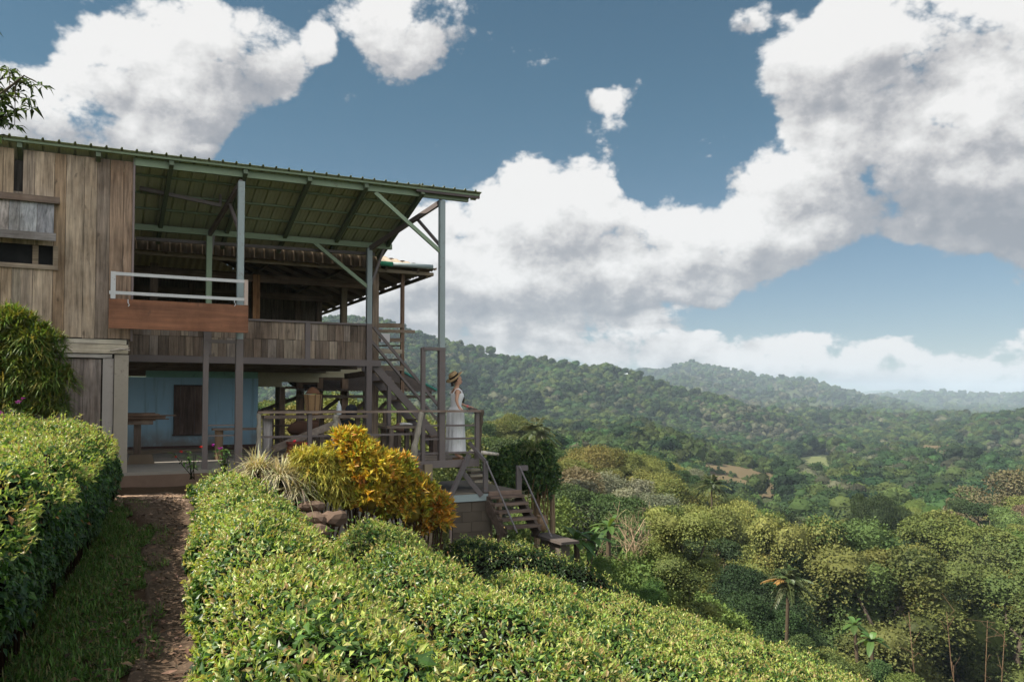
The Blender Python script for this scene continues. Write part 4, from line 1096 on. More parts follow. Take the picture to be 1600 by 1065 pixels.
dp('edge_beam', MB().box(uE + .002, uE + .045, -.02, 5.4, -.13, .006), 'brown_paint')
for u in np.linspace(uS + .3, uE - .3, 4):
    dp('joist', MB().box(u - .04, u + .04, -.02, 5.3, -.17, -.05, (.12, .09, .07)), 'wood_deep')
for u, v in ((uS + 1.0, 1.0), (uE - .25, 4.9), (uE - 1.4, 3.0), (uS + .6, 4.9)):
    dp('stilt', MB().box(u - .07, u + .07, v - .07, v + .07, -3.2, -.17, (.15, .12, .1)), 'wood_vertical')
# low retaining wall under the front edge
dp('retaining_wall', MB().box(uS + .01, L(665, 730, 0)[0], -.06, .10, -1.6, -.135).box(L(659, 730, 0)[0], L(671, 730, 0)[0], -.16, .2, -1.9, -.05, (.9, .8, .65)), 'concrete')
# railing
wR = L(600, 642, -.05)[1]
u0r = L(403, 643, -.05)[0]; u1r = uE + .05
dp('top_rail', MB().box(u0r, u1r, -.10, .03, wR - .03, wR + .012, (.26, .20, .165)), 'wood_along')
uX = L(757, 638, -.0)[0]
dp('top_rail', MB().beam(H(uE - .05, .02, wR + .022), H(uX + .0, .62, wR + .03), .13, .035, (.17, .13, .11)), 'wood_along')
for y, x0, x1 in ((680, 403, 661), (664.5, 661, 745), (685, 661, 745), (708, 600, 745)):
    a, w = L(x0, y, 0); b = L(x1, y, 0)[0]; w = L((x0 + x1) / 2, y, 0)[1]
    dp('rail', MB().box(a, b, -.02, .012, w - .018, w + .018), 'brown_paint')
for y in (664, 680):
    w = L(350, y, 0)[1]; dp('rail', MB().box(L(322, 660, 0)[0], uP1, -.015, .012, w - .012, w + .012), 'brown_paint')
for px, y0, y1, wd in ((745, 641, 718, .075), (483.5, 649, 700, .07), (660, 642, 712, .05)):
    u = L(px, 680, 0)[0]; dp('rail_post', MB().box(u - wd / 2, u + wd / 2, -.045, .03, .0, wR - .03), 'brown_paint')
plain('pale_bark', (.30, .27, .22), .9, .1, nscale=9, var=.35, dirt=(.08, .06, .045), dirt_amt=.7, bstr=.5)
def branch(nm, pts, rad, seed, par=deck, mat='pale_bark'):
    P = np.array([fp(x, y, v) for x, y, v in pts]); s = np.linspace(0, 1, 14); t = np.linspace(0, 1, len(P))
    Q = np.stack([np.interp(s, t, P[:, k]) for k in range(3)], 1) + np.random.default_rng(seed).normal(size=(14, 3)) * .006
    return part(nm, MB().tube(Q, np.interp(s, [0, 1], rad) * (1 + .12 * np.sin(s * 21)), 8, wob=.15, seed=seed), mat, par, smooth=True)
branch('branch_post', [(659, 644, -.12), (654, 670, -.12), (648, 700, -.14), (645, 722, -.12)], (.045, .065), 1)
branch('branch_post', [(405.5, 645, -.06), (404.5, 680, -.06), (405.5, 728, -.06)], (.035, .05), 2)
branch('branch_post', [(525, 648, -.1), (523, 672, -.1), (521, 700, -.1)], (.04, .05), 3)
branch('branch_post', [(753, 641, .35), (750, 665, .35), (747, 708, .2)], (.045, .05), 4, mat='bark')
# raking struts at the corner
for a in [(733, 710, 701, 781, -.12, -.3), (723, 737, 753, 774, -.12, -.3)]:
    dp('raking_strut', MB().beam(fp(a[0], a[1], a[4]), fp(a[2], a[3], a[5]), .06, .085, (.95, 1.0, 1.05)), 'brown_paint')
dp('log_rail', MB().tube([fp(735, 705, .8), fp(756, 707, 1.0), fp(778, 709.5, 1.2)], [.045, .04, .035], 8, (.8, .7, .6), wob=.1), 'wood_any', smooth=True)

# ================================================================ lower landing and garden stairs
gs = empty('garden_stairs', H(.9, .3, -2.3), 'open stairs with worn wooden treads and thin pipe handrails going down from the landing', 'stairs')
gp = lambda nm, mb, mat, **kw: part(nm, mb, mat, gs, **kw)
vL = -.25
uLa, wLa = L(706, 771, vL); uLb = L(762, 768, vL)[0]; uLc = L(813, 765, vL)[0]
wLd = L(780, 767, vL)[1]
gp('landing', MB().box(L(668, 760, vL + .3)[0], uLc, vL + .02, 2.1, wLd - .09, wLd, (.6, .56, .52)), 'concrete')
gp('landing_edge', MB().box(uLa, uLb, vL - .03, vL + .018, wLd - .16, wLd - .03), 'grey_steel')
gp('landing_edge', MB().box(uLb + .004, uLc, vL - .05, vL + .018, wLd - .10, wLd + .01, (.20, .14, .11)), 'wood_along')
# block wall below the landing
mb = MB(); w0 = -3.3; hgt = .19; k = 0; ublk0 = L(707, 820, vL)[0]; ublk1 = L(770, 820, vL)[0]
w = wLd - .17
while w > w0:
    u = ublk0 - (.2 if k % 2 else 0)
    while u < ublk1:
        a, b = max(u, ublk0), min(u + .39, ublk1)
        if b - a > .03: mb.box(a + .003, b - .003, vL + .0, vL + .15, w - hgt + .005, w - .004, np.array([.42, .38, .34]) * rh.uniform(.7, 1.15))
        u += .4
    w -= hgt; k += 1
mb.box(ublk0 + .01, ublk1 - .01, vL + .012, vL + .13, w0, wLd - .175, (.34, .31, .27))
gp('block_wall', mb, 'concrete'); gp('wall_edge_pipe', MB().box(ublk0 - .06, ublk0 - .02, vL - .02, vL + .02, -3.2, wLd - .17, (1.6, 1.5, 1.4)), 'brown_paint')
# treads fall towards the camera and the right
TR = [(762, 823, 778), (766, 825, 789.5), (772, 830, 801.5), (777, 835, 813.5), (806, 842, 825.5)]
dirp = np.array([.55, -.83, 0]); dirp = U * .18 - V * .98
p0 = H((uLb + uLc) / 2 - .02, vL - .05, wLd); TWD = uLc - uLb + .02
for k in range(5):
    c = p0 + dirp * (.02 + k * .13) - W * (.128 * (k + 1) - .03)
    gp('tread', MB().beam(c - U * TWD / 2, c + U * TWD / 2, .24, .045, np.array([.14, .10, .08]) * rh.uniform(.75, 1.25)), 'wood_along')
for sx in (-.36, .36):
    a_1 = p0 + U * sx - W * .12; b_1 = a_1 + dirp * .62 - W * .66
    gp('stringer', MB().beam(a_1 + V * .12, b_1 + V * .12, .07, .2, (.10, .075, .06)), 'wood_any')
u1, w1 = L(758.5, 720, vL); gp('newel_post', MB().box(u1 - .045, u1 + .045, vL - .03, vL + .03, wLd, w1, (.95, 1.0, 1.05)), 'brown_paint')
u2, w2 = L(810.5, 727, vL); gp('newel_post', MB().box(u2 - .05, u2 + .05, vL - .03, vL + .03, wLd, w2, (.95, 1.0, 1.05)), 'brown_paint')
gp('rail', MB().box(u2 + .052, L(824, 729, vL)[0], vL - .03, vL + .03, w2 - .1, w2 - .0, (.95, 1.0, 1.05)), 'brown_paint')
gp('handrail', MB().tube([H(u1, vL - .02, w1), fp(808, 832, vL - .8)], .017, 8, (1.1, 1.2, 1.3)), 'brown_paint')
gp('handrail', MB().tube([H(u2, vL - .02, w2), fp(867, 850, vL - .8)], .017, 8, (1.1, 1.2, 1.3)), 'brown_paint')
gp('handrail', MB().beam(fp(733, 691, .1), fp(758, 720, vL), .05, .06, (1.1, 1.15, 1.2)), 'brown_paint')
for k in range(3):
    c = fp(735 + 7 * k, 733 + 9 * k, .45 - .1 * k); gp('tread', MB().beam(c - U * .16, c + U * .16, .26, .04, (.3, .26, .2)), 'wood_along')
gp('low_kerb', MB().box(L(735, 745, 1.6)[0], L(822, 745, 1.6)[0], 1.55, 1.75, wLd, wLd + .22, (.45, .4, .35)), 'concrete')

# stone slab and clay pot by the stair foot
sl_ = empty('stone_slab', fp(878, 850, -.9), 'grey stone slab bench beside the foot of the garden stairs', 'bench')
ua_, wsl = L(877, 847, -1.6); ub_ = L(905, 847, -1.6)[0]
part('slab_top', MB().box(ua_, ub_, -1.6, -.45, wsl - .05, wsl, (.36, .33, .34)), 'concrete', sl_)
part('base', MB().box(ua_ + .10, ub_ - .08, -1.4, -.65, wsl - .6, wsl - .072, (.4, .37, .34)), 'concrete', sl_)
def lathe(mb, base, prof, n=20, col=(1, 1, 1)):
    an = np.arange(n) / n * 2 * math.pi
    mb.loft([np.asarray(base) + np.stack([np.cos(an) * r_, np.sin(an) * r_, np.full(n, z)], 1) for z, r_ in prof], col, cap=True); return mb
pt = fp(846, 829, -.5)
o = lathe(MB(), pt, [(0, .07), (.05, .10), (.16, .13), (.24, .11), (.27, .085), (.30, .10), (.30, .085), (.2, .08)], col=(.22, .14, .08)).build('clay_pot', M['any_paint'], None, True, origin=pt)
tag(o, 'tan clay pot standing at the right of the lowest garden stair treads', 'pot')

# ================================================================ shed behind, lower roof
shed = empty('garden_shed', H(.2, 7, -1.5), 'low shed with dark corrugated roof and posts standing below and behind the deck', 'shed')
vs0 = 5.4; us1_, wse = L(682, 611, vs0)
plain('rusty_sheet', (.15, .115, .09), .8, .2, nscale=2.5, var=.35, dirt=(.07, .05, .04), dirt_amt=.6)
us0_ = us1_ - 3.6
vsx, F = wavy(H(us0_, vs0, wse), H(us1_, vs0, wse), H(us1_ + .0, vs0 + 3.6, wse + 3.6 * .22), H(us0_, vs0 + 3.6, wse + 3.6 * .22), 3, .076, .009)
sr = part('roof', MB().add(vsx, F), 'rusty_sheet', shed)
part('green_flashing', MB().beam(H(us1_ + .02, vs0 - .02, wse + .02), H(us1_ + .02, vs0 + 3.6, wse + .02 + 3.6 * .22), .10, .02, (.03, .22, .14)), 'any_paint', sr)
for k in range(4):
    u = us0_ + .15 + k * 1.1
    part('roof_beam', MB().beam(H(u, vs0 + .02, wse - .07), H(u, vs0 + 3.6, wse - .07 + 3.6 * .22), .05, .09, (.1, .08, .06)), 'wood_deep', sr)
part('roof_beam', MB().beam(H(us0_, vs0 + .12, wse - .14), H(us1_, vs0 + .12, wse - .14), .05, .08, (.1, .08, .06)), 'wood_along', sr)
for u in (us0_ + .2, us1_ - .9):
    part('post', MB().box(u - .05, u + .05, vs0 + .3, vs0 + .4, -4.2, wse - .12, (.12, .09, .07)), 'wood_vertical', shed)
    part('post', MB().box(u - .05, u + .05, vs0 + 3.2, vs0 + 3.3, -5.5, wse + .5, (.12, .09, .07)), 'wood_vertical', shed)
for a in [(403, 643, 475, 617, 6.0), (500, 645, 530, 622, 6.2), (556, 640, 577, 622, 6.2), (592, 640, 604, 628, 6.2)]:
    part('brace', MB().beam(fp(a[0], a[1], a[4]), fp(a[2], a[3], a[4]), .06, .09, (.11, .085, .065)), 'wood_any', shed)
# railing on the far side of the deck
fr = empty('back_railing', H(-1, 5.3, 0), 'dark low railing along the far side of the deck', 'railing')
for w in (.25, .55, .9): part('rail', MB().box(ub1 + .1, uE, 5.30, 5.35, w - .025, w + .025, (.17, .13, .10)), 'wood_along', fr)
for u in np.linspace(ub1 + .3, uE - .05, 4): part('post', MB().box(u - .04, u + .04, 5.36, 5.43, .0, .95, (.17, .13, .10)), 'wood_vertical', fr)

# ================================================================ furniture and things on the deck
def bench_table(name, label, cat, u0, u1, v0, v1, w, col, legw=.08, group=None, th=.045):
    e = empty(name, H((u0 + u1) / 2, (v0 + v1) / 2, 0), label, cat, group)
    part('table_top' if cat == 'table' else 'seat', MB().box(u0, u1, v0, v1, w - th, w, col), 'wood_along', e)
    for u in (u0 + .1, u1 - .1):
        for v in (v0 + .06, v1 - .06):
            part('leg', MB().box(u - legw / 2, u + legw / 2, v - legw / 2, v + legw / 2, .002, w - th - .002, np.array(col) * .85), 'wood_vertical', e)
    return e
ta, wT = L(412, 648, 1.2); tb = L(574, 648, 1.2)[0]
wT = .86
lt = empty('long_table', H((ta + tb) / 2, 1.5, 0), 'long rough plank table on one thick grey pier behind the rail', 'table')
part('table_top', MB().box(ta, tb, 1.15, 1.62, wT - .06, wT, (.17, .13, .105)), 'wood_along', lt)
part('pier', MB().box(L(418.5, 680, 1.3)[0] - .075, L(418.5, 680, 1.3)[0] + .075, 1.28, 1.44, .002, wT - .062, (.30, .28, .27)), 'wood_vertical', lt)
part('leg', MB().box(tb - .2, tb - .12, 1.3, 1.38, .002, wT - .062, (.15, .115, .09)), 'wood_vertical', lt)
part('leg', MB().box(L(500, 680, 1.5)[0], L(500, 680, 1.5)[0] + .08, 1.5, 1.58, .002, wT - .062, (.15, .115, .09)), 'wood_vertical', lt)
o = MB().beam(fp(425, 702, 1.0), fp(532, 658, 1.0), .04, .13, (.24, .20, .17)).build('leaning_plank', M['wood_any'], None, origin=fp(425, 702, 1.0)); tag(o, 'grey plank leaning up from the deck floor beside the thick table pier', 'plank')
# woven basket
pb = H(L(489, 643, 1.35)[0], 1.35, wT + .002)
bk = empty('woven_basket', pb, 'tall tan woven bamboo basket standing on the long plank table', 'basket')
hb = .40
lathe_b = lathe(MB(), pb, [(0, .125), (.02, .135), (.2, .155), (.38, .172), (.40, .18), (.40, .165), (.36, .158), (.1, .12), (.09, .0)], 24, (.45, .29, .14))
def weave_mat():
    m, t, out = new_mat('bamboo_weave')
    oc = t.node('ShaderNodeTexCoord').outputs['Object']
    w1 = t.node('ShaderNodeTexWave', {'Vector': oc, 'Scale': 22.0, 'Distortion': .4}, bands_direction='Z').outputs['Fac']
    c = t.mix(w1, (.20, .115, .05), (.46, .30, .15)); c = t.mix(t.noise(oc, 18, 3, .6), c, (.26, .16, .08)); bsdf(t, out, c, .7, .25, bump=w1, bstr=.5, bdist=.004)
weave_mat()
part('basket_body', lathe_b, 'bamboo_weave', bk, smooth=True)
for an in (-1.9, -1.1, -.4): part('strap', MB().tube([pb + np.array([math.cos(an) * r_, math.sin(an) * r_, z]) for z, r_ in ((.02, .142), (.2, .163), (.4, .186))], .008, 6, (.12, .07, .04)), 'straw', bk)
# folded red brown cloth hat resting in the basket mouth
o = lathe(MB(), pb + W * .41, [(0, .16), (.03, .13), (.09, .09), (.13, .03)], 18, (.14, .07, .04)).build('cloth_cap', M['cloth'], None, True, origin=pb + W * .41); tag(o, 'dark red brown cloth cap lying in the mouth of the basket', 'cap')
pbt = H(L(529.5, 642, 1.3)[0], 1.3, wT + .002)
o = lathe(MB(), pbt, [(0, .045), (.02, .05), (.16, .05), (.21, .03), (.23, .017), (.27, .017), (.27, .0)], 16, (.55, .60, .62)).build('water_bottle', M['any_paint'], None, True, origin=pbt); tag(o, 'pale clear water bottle standing on the long table right of the basket', 'bottle')
# backpack on table
pk = H(L(549, 643, 1.35)[0], 1.35, wT + .002)
bp = empty('black_backpack', pk, 'small black backpack slumped on the long table by the steel post', 'backpack')
mb = MB(); mb.loft([pk + W * z + np.stack([np.cos(a) * sx * U + np.sin(a) * sy * V for a in np.linspace(0, 6.28, 17)[:-1]]) for z, sx, sy in ((0, .11, .08), (.03, .125, .095), (.12, .12, .09), (.18, .09, .07), (.2, .03, .03))], (.025, .027, .035)); part('bag', mb, 'cloth', bp, smooth=True)
for s in (-.05, .06): part('strap', MB().tube([pk + U * s - V * .08 + W * .05, pk + U * s - V * .12 + W * .14, pk + U * s * .8 - V * .03 + W * .21], .012, 6, (.04, .042, .05)), 'cloth', bp)
# bundles on the bench behind
bb = bench_table('low_bench', 'low dark bench standing under and behind the long table', 'bench', L(447, 690, 2.3)[0], L(570, 690, 2.3)[0], 2.2, 2.5, .38, (.13, .10, .08))
def bundle(px, v, w, sx, sz, col, name, label, cat, seed):
    c = H(L(px, 660, v)[0], v, w); mb = MB(); vv_, f = ico(); n = fbm(vv_[:, 0] * 1.5 + seed, vv_[:, 1] * 1.5 + vv_[:, 2], 3, seed=seed)
    P_ = vv_ * (1 + .35 * n)[:, None]; P_[:, 2] = np.clip(P_[:, 2], -.85, 2); P_ = c + P_[:, :1] * U * sx + P_[:, 1:2] * V * .14 + P_[:, 2:] * W * sz + W * sz * .86
    mb.add(P_, f, col); o = mb.build(name, M['cloth'], None, True, origin=c); tag(o, label, cat); return o
bundle(478, 2.34, .383, .36, .20, (.10, .055, .038), 'canvas_sack', 'bulging brown canvas sack on the low bench under the basket', 'sack', 3)
bundle(545, 2.34, .383, .28, .20, (.02, .02, .022), 'dark_coat', 'dark coat bundled on the low bench behind the orange shrub', 'coat', 9)
# red stool
ps = H(L(463, 703, .9)[0], .9, 0)
rs = empty('red_stool', ps, 'small red wooden stool under the rail beside the leaning plank', 'stool')
part('seat', MB().box(L(463, 703, .9)[0] - .17, L(463, 703, .9)[0] + .17, .78, 1.04, .34, .38, (.20, .05, .03)), 'any_paint', rs)
for sx in (-1, 1):
    for sy in (-1, 1): part('leg', MB().beam(ps + U * sx * .17 + V * sy * .12 + W * .002, ps + U * sx * .11 + V * sy * .08 + W * .338, .045, .045, (.22, .055, .03)), 'any_paint', rs)
# plank pile on a post, left by the blue wall
vt = 2.6
a0 = uW - .35; a1 = L(263, 648, vt)[0]; wtb = L(230, 657, vt)[1]
pt_ = empty('plank_stand', H(a0 + .4, vt, 0), 'stack of rough boards laid on a thick dark post by the blue wall', 'lumber stack')
for k in range(7):
    w0 = wtb + k * .022; e_ = a1 + rh.uniform(-.35, .05) if k != 4 else a1 + .12
    mbk = MB().box(a0, e_, vt - .25 + rh.uniform(-.08, .08), vt + .18 + rh.uniform(-.1, .1), w0 + .002, w0 + .02, np.array([.20, .13, .09]) * rh.uniform(.7, 1.4)); part('board', mbk, 'wood_along', pt_)
part('support_board', MB().box(a0, L(238, 660, vt)[0], vt - .2, vt + .15, wtb - .07, wtb, (.18, .14, .11)), 'wood_along', pt_)
part('leg', MB().box(L(209, 680, vt)[0], L(220, 680, vt)[0], vt - .07, vt + .08, .002, wtb - .072, (.13, .10, .08)), 'wood_vertical', pt_)
cb = H(L(222, 705, 1.8)[0], 1.8, 0)
o = MB().hexa([cb + U * x + V * y + W * z for z, s in ((.002, 1), (.17, .8)) for x, y in ((-.26 * s, -.14 * s), (.2 * s, -.14 * s), (.22 * s, .14 * s), (-.24 * s, .16 * s))], (.6, .5, .4)).build('stone_block', M['concrete'], None, origin=cb); tag(o, 'rough grey brown stone block on the floor below the board stack', 'stone')
# log bench at the wall
uq = L(342, 690, 2.2)[0]; wq = L(342, 672, 2.2)[1]
lb = empty('log_bench', H(uq + .4, 2.2, 0), 'board seat on a bark covered log stump in front of the blue wall', 'bench')
part('seat', MB().box(uq - .12, uq + 1.0, 2.08, 2.34, wq, wq + .04, (.2, .15, .12)), 'wood_along', lb)
lathe(MB(), H(uq, 2.2, 0), [(0.002, .085), (.15, .075), (wq, .08)], 12, (1.6, 1.4, 1.2))
part('stump', lathe(MB(), H(uq, 2.2, 0), [(0.002, .085), (.15, .075), (wq - .002, .08)], 12, (2.2, 1.9, 1.6)), 'bark', lb)
part('stump', lathe(MB(), H(uq + .9, 2.2, 0), [(0.002, .085), (.15, .075), (wq - .002, .08)], 12, (2.2, 1.9, 1.6)), 'bark', lb)
# table and benches at the right end of the deck
bench_table('plank_table', 'rough plank table standing behind the crooked branch post of the deck', 'table', L(600, 668, 1.5)[0], L(652, 668, 1.5)[0], 1.3, 1.9, .62, (.19, .15, .12), .09)
bench_table('small_stool', 'low wooden stool just left of the woman behind the rail', 'stool', L(670, 690, 1.6)[0], L(688, 690, 1.6)[0], 1.5, 1.8, .42, (.16, .12, .10), .06)
bench_table('back_bench', 'dark bench at the far side of the deck, seen between table and steel frame', 'bench', L(610, 690, 3.4)[0], L(655, 690, 3.4)[0], 3.3, 3.65, .42, (.14, .105, .085), .07)
o = bundle(634, 1.6, .623, .16, .035, (.55, .53, .50), 'white_cloth', 'crumpled pale cloth lying on the rough plank table', 'cloth', 5)
o = bundle(627, 3.45, .423, .2, .12, (.30, .19, .15), 'pink_bag', 'dull pink bag on the dark bench at the back of the deck', 'bag', 15)
# paper notice on the side landing boards
pn = fp(602, 527, 2.99)
nt_ = empty('paper_notice', pn, 'small white paper notice pinned to the landing boards beside the upper stairs', 'notice')
part('sheet', MB().box(*[x for x in (L(595, 527, 2.99)[0], L(609, 527, 2.99)[0], 2.985, 2.99)], L(602, 534, 2.99)[1], L(602, 521, 2.99)[1], (.62, .58, .58)), 'any_paint', nt_)
# ================================================================ woman at the rail
def skin_body(name, joints, edges, mat, parent, sub=2, loc=(0, 0, 0)):
    me = bpy.data.meshes.new(name); names = list(joints)
    vs = [tuple(np.asarray(joints[n][0]) - np.asarray(loc)) for n in names]
    me.from_pydata(vs, [(names.index(a), names.index(b)) for a, b in edges], [])
    o = bpy.data.objects.new(name, me); COL.objects.link(o)
    sk = o.modifiers.new('skin', 'SKIN'); sk.use_smooth_shade = True
    for i, n in enumerate(names):
        r_ = joints[n][1]; r_ = (r_, r_) if not isinstance(r_, tuple) else r_
        me.skin_vertices[0].data[i].radius = r_
    me.skin_vertices[0].data[0].use_root = True
    ss = o.modifiers.new('sub', 'SUBSURF'); ss.levels = sub; ss.render_levels = sub
    dg = bpy.context.evaluated_depsgraph_get(); ev = o.evaluated_get(dg); m2 = bpy.data.meshes.new_from_object(ev)
    o.modifiers.clear(); o.data = m2; m2.materials.clear(); m2.materials.append(mat)
    for p in m2.polygons: p.use_smooth = True
    a = m2.attributes.new('tint', 'FLOAT_COLOR', 'FACE'); return o, a
SKIN = (.50, .285, .19)
def flat_tint(a, col): a.data.foreach_set('color', np.tile([*col, 1.], (len(a.data), 1)).astype(np.float32).ravel())
def woman():
    v0 = .30; u0 = L(711, 700, v0)[0]
    B = H(u0, v0, 0)
    F_ = U; S_ = -V                       # forward, and her right side (towards the camera)
    def P(f, s, z): return B + F_ * f + S_ * s + W * z
    root = empty('person', B, 'woman in a long white strapped dress and straw hat leaning on the deck rail', 'person')
    Z = .96
    handR = P(-.07, .27, 1.00)            # near hand on the front rail
    J = {
        'pelvis': (P(0, 0, .90), (.125, .10)), 'waist': (P(.01, 0, 1.03), (.095, .08)), 'rib': (P(.03, 0, 1.16), (.115, .088)), 'chest': (P(.035, 0, 1.26), (.125, .09)),
        'neck0': (P(.015, 0, 1.37), (.05, .05)), 'neck1': (P(.035, 0, 1.43), (.042, .044)), 'head0': (P(.05, 0, 1.49), (.062, .066)), 'head1': (P(.045, 0, 1.56), (.078, .088)), 'head2': (P(.03, 0, 1.62), (.06, .07)),
        'shR': (P(-.01, .155, 1.325), .047), 'elR': (P(-.075, .235, 1.14), .034), 'wrR': (P(-.05, .27, 1.035), .022), 'pmR': (P(-.02, .275, .995), (.032, .016)),
        'shL': (P(.02, -.155, 1.325), .047), 'elL': (P(.15, -.20, 1.10), .034), 'wrL': (P(.34, -.17, 1.025), .022), 'pmL': (P(.40, -.16, 1.015), (.016, .032)),
        'hipR': (P(-.01, .09, .82), .085), 'knR': (P(.02, .10, .46), .052), 'anR': (P(-.03, .10, .09), .034), 'toR': (P(.11, .115, .03), (.028, .022)),
        'hipL': (P(-.01, -.09, .82), .085), 'knL': (P(.05, -.09, .46), .052), 'anL': (P(.05, -.09, .09), .034), 'toL': (P(.19, -.10, .03), (.028, .022)),
    }
    E = [('pelvis', 'waist'), ('waist', 'rib'), ('rib', 'chest'), ('chest', 'neck0'), ('neck0', 'neck1'), ('neck1', 'head0'), ('head0', 'head1'), ('head1', 'head2'),
         ('chest', 'shR'), ('shR', 'elR'), ('elR', 'wrR'), ('wrR', 'pmR'), ('chest', 'shL'), ('shL', 'elL'), ('elL', 'wrL'), ('wrL', 'pmL'),
         ('pelvis', 'hipR'), ('hipR', 'knR'), ('knR', 'anR'), ('anR', 'toR'), ('pelvis', 'hipL'), ('hipL', 'knL'), ('knL', 'anL'), ('anL', 'toL')]
    # fingers
    def hand(tagn, pm, fd, sd, dn, curl):
        for k, (off, ln) in enumerate([(-.024, .062), (-.008, .070), (.008, .066), (.023, .052)]):
            a = pm + fd * .022 + sd * off; b = a + fd * ln * .45 + dn * .006; c = b + fd * ln * .32 + dn * curl; d = c + fd * ln * .2 + dn * curl * 1.4
            for n_, p_, r_ in (('a', a, .0085), ('b', b, .0078), ('c', c, .007), ('d', d, .006)): J[f'{tagn}{k}{n_}'] = (p_, r_)
            E.extend([(tagn_pm[tagn], f'{tagn}{k}a'), (f'{tagn}{k}a', f'{tagn}{k}b'), (f'{tagn}{k}b', f'{tagn}{k}c'), (f'{tagn}{k}c', f'{tagn}{k}d')])
        t0 = pm - fd * .01 - sd * .03; t1 = t0 + fd * .028 - sd * .014 + dn * .006; t2 = t1 + fd * .024 + dn * .008
        for n_, p_, r_ in (('a', t0, .010), ('b', t1, .009), ('c', t2, .007)): J[f'{tagn}t{n_}'] = (p_, r_)
        E.extend([(tagn_pm[tagn], f'{tagn}ta'), (f'{tagn}ta', f'{tagn}tb'), (f'{tagn}tb', f'{tagn}tc')])
    tagn_pm = {'R': 'pmR', 'L': 'pmL'}
    hand('R', J['pmR'][0], unit(F_ * .5 + S_ * .75 - W * .35), unit(F_ * .85 - S_ * .5), -W, .018)
    hand('L', J['pmL'][0], unit(F_ * .95 - W * .05), unit(-S_), -W, .012)
    body, at_ = skin_body('body', J, E, M['skin'], root, 2, B)
    body.parent = root; flat_tint(at_, SKIN)
    # facial relief pushed out of the head: brow, nose, lips, chin; and ears
    hc = P(.045, 0, 1.545)
    mb = MB()
    face = []
    n = 20
    for z, f0, f1, sw in ((1.452, -.01, .075, .035), (1.466, -.03, .112, .048), (1.480, -.045, .118, .056), (1.490, -.05, .121, .060), (1.497, -.055, .116, .063), (1.510, -.06, .118, .066), (1.525, -.065, .121, .068), (1.545, -.068, .116, .070), (1.565, -.07, .122, .071), (1.59, -.07, .120, .070), (1.62, -.065, .10, .062), (1.645, -.04, .065, .04)):
        an = np.linspace(0, 2 * math.pi, n + 1)[:-1]; ring = []
        for a in an:
            c_, s_ = math.cos(a), math.sin(a)
            f = (f1 + f0) / 2 + (f1 - f0) / 2 * c_; ring.append(P(.012 + f * .98, sw * s_, z))
        face.append(np.array(ring))
    mb.loft(face, SKIN)
    # nose
    mb.loft([np.array([P(.128, .004, 1.552), P(.126, -.004, 1.552), P(.118, 0, 1.553)]), np.array([P(.150, .007, 1.520), P(.150, -.007, 1.520), P(.12, 0, 1.520)]), np.array([P(.148, .013, 1.510), P(.148, -.013, 1.510), P(.118, 0, 1.508)])], SKIN)
    mb.tube([P(.131, -.018, 1.494), P(.138, 0, 1.495), P(.131, .018, 1.494)], [.003, .0065, .003], 6, (.45, .13, .11))
    mb.tube([P(.129, -.018, 1.487), P(.136, 0, 1.486), P(.129, .018, 1.487)], [.003, .007, .003], 6, (.45, .14, .12))
    for s in (-1, 1):
        mb.tube([P(.128, s * .022, 1.546), P(.122, s * .035, 1.546), P(.112, s * .045, 1.544)], [.003, .006, .003], 6, (.07, .045, .035))
        mb.tube([P(.130, s * .018, 1.564), P(.124, s * .036, 1.568), P(.110, s * .050, 1.563)], .003, 5, (.06, .04, .03))
        lump(mb, P(.02, s * .073, 1.53), (.012, .010, .027), SKIN, 1, .1)
    hd = mb.build('head', M['skin'], root, True)
    # hair: cap under the hat and a long tress falling in front of the far shoulder, more down the back
    mb = MB(); vv_, f = ico()
    cap = vv_[:, :1] * F_ * .098 + vv_[:, 1:2] * S_ * .084 + vv_[:, 2:] * W * .10; cap += P(-.012, 0, 1.575); keep = cap
    mb.add(keep, f, (1, 1, 1))
    rr_ = np.random.default_rng(4)
    for k in range(46):
        s = rr_.uniform(-1, 1); back = k < 14
        if back:
            p0_ = P(-.05 + rr_.normal() * .012, s * .06, 1.56); pts = [p0_, P(-.075, s * .07, 1.47), P(-.06 + rr_.normal() * .01, s * .06, 1.42)]
        else:
            pts = [P(.03, -.072 + rr_.normal() * .006, 1.55), P(.05, -.085 + rr_.normal() * .01, 1.46), P(.125 + rr_.normal() * .014, -.08 + rr_.normal() * .01, 1.37), P(.195 + rr_.normal() * .016, -.07 + rr_.normal() * .012, 1.25), P(.20 + rr_.normal() * .02, -.06, 1.12 + rr_.normal() * .02)]
        pts = np.array(pts); t = np.linspace(0, 1, len(pts)); q = np.linspace(0, 1, 9)
        mb.tube(np.stack([np.interp(q, t, pts[:, i]) for i in range(3)], 1), np.interp(q, [0, .6, 1], [.014, .012, .004]), 5, np.array([1, 1, 1]) * rr_.uniform(.7, 1.6))
    mb.build('hair', M['hair'], root, True)
    # dress: bodice and long pleated skirt
    WH = (.74, .74, .75)
    def ring(cf, z, rf, rs, pleat=0., npl=14, ph=0., m=84):
        an = np.linspace(0, 2 * math.pi, m + 1)[:-1]; k = 1 + pleat * (np.abs(np.sin((an + .18 * np.sin(an * 3 + 1) + .07 * np.sin(an * 7)) * npl / 2 + ph)) - .6) * (.6 + .5 * np.sin(an * 2 + .6)) + (pleat > .05) * .04 * np.sin(an * 3 + z * 5)
        return np.array([P(cf + rf * kk * math.cos(a), rs * kk * math.sin(a), z) for a, kk in zip(an, k)])
    mb = MB()
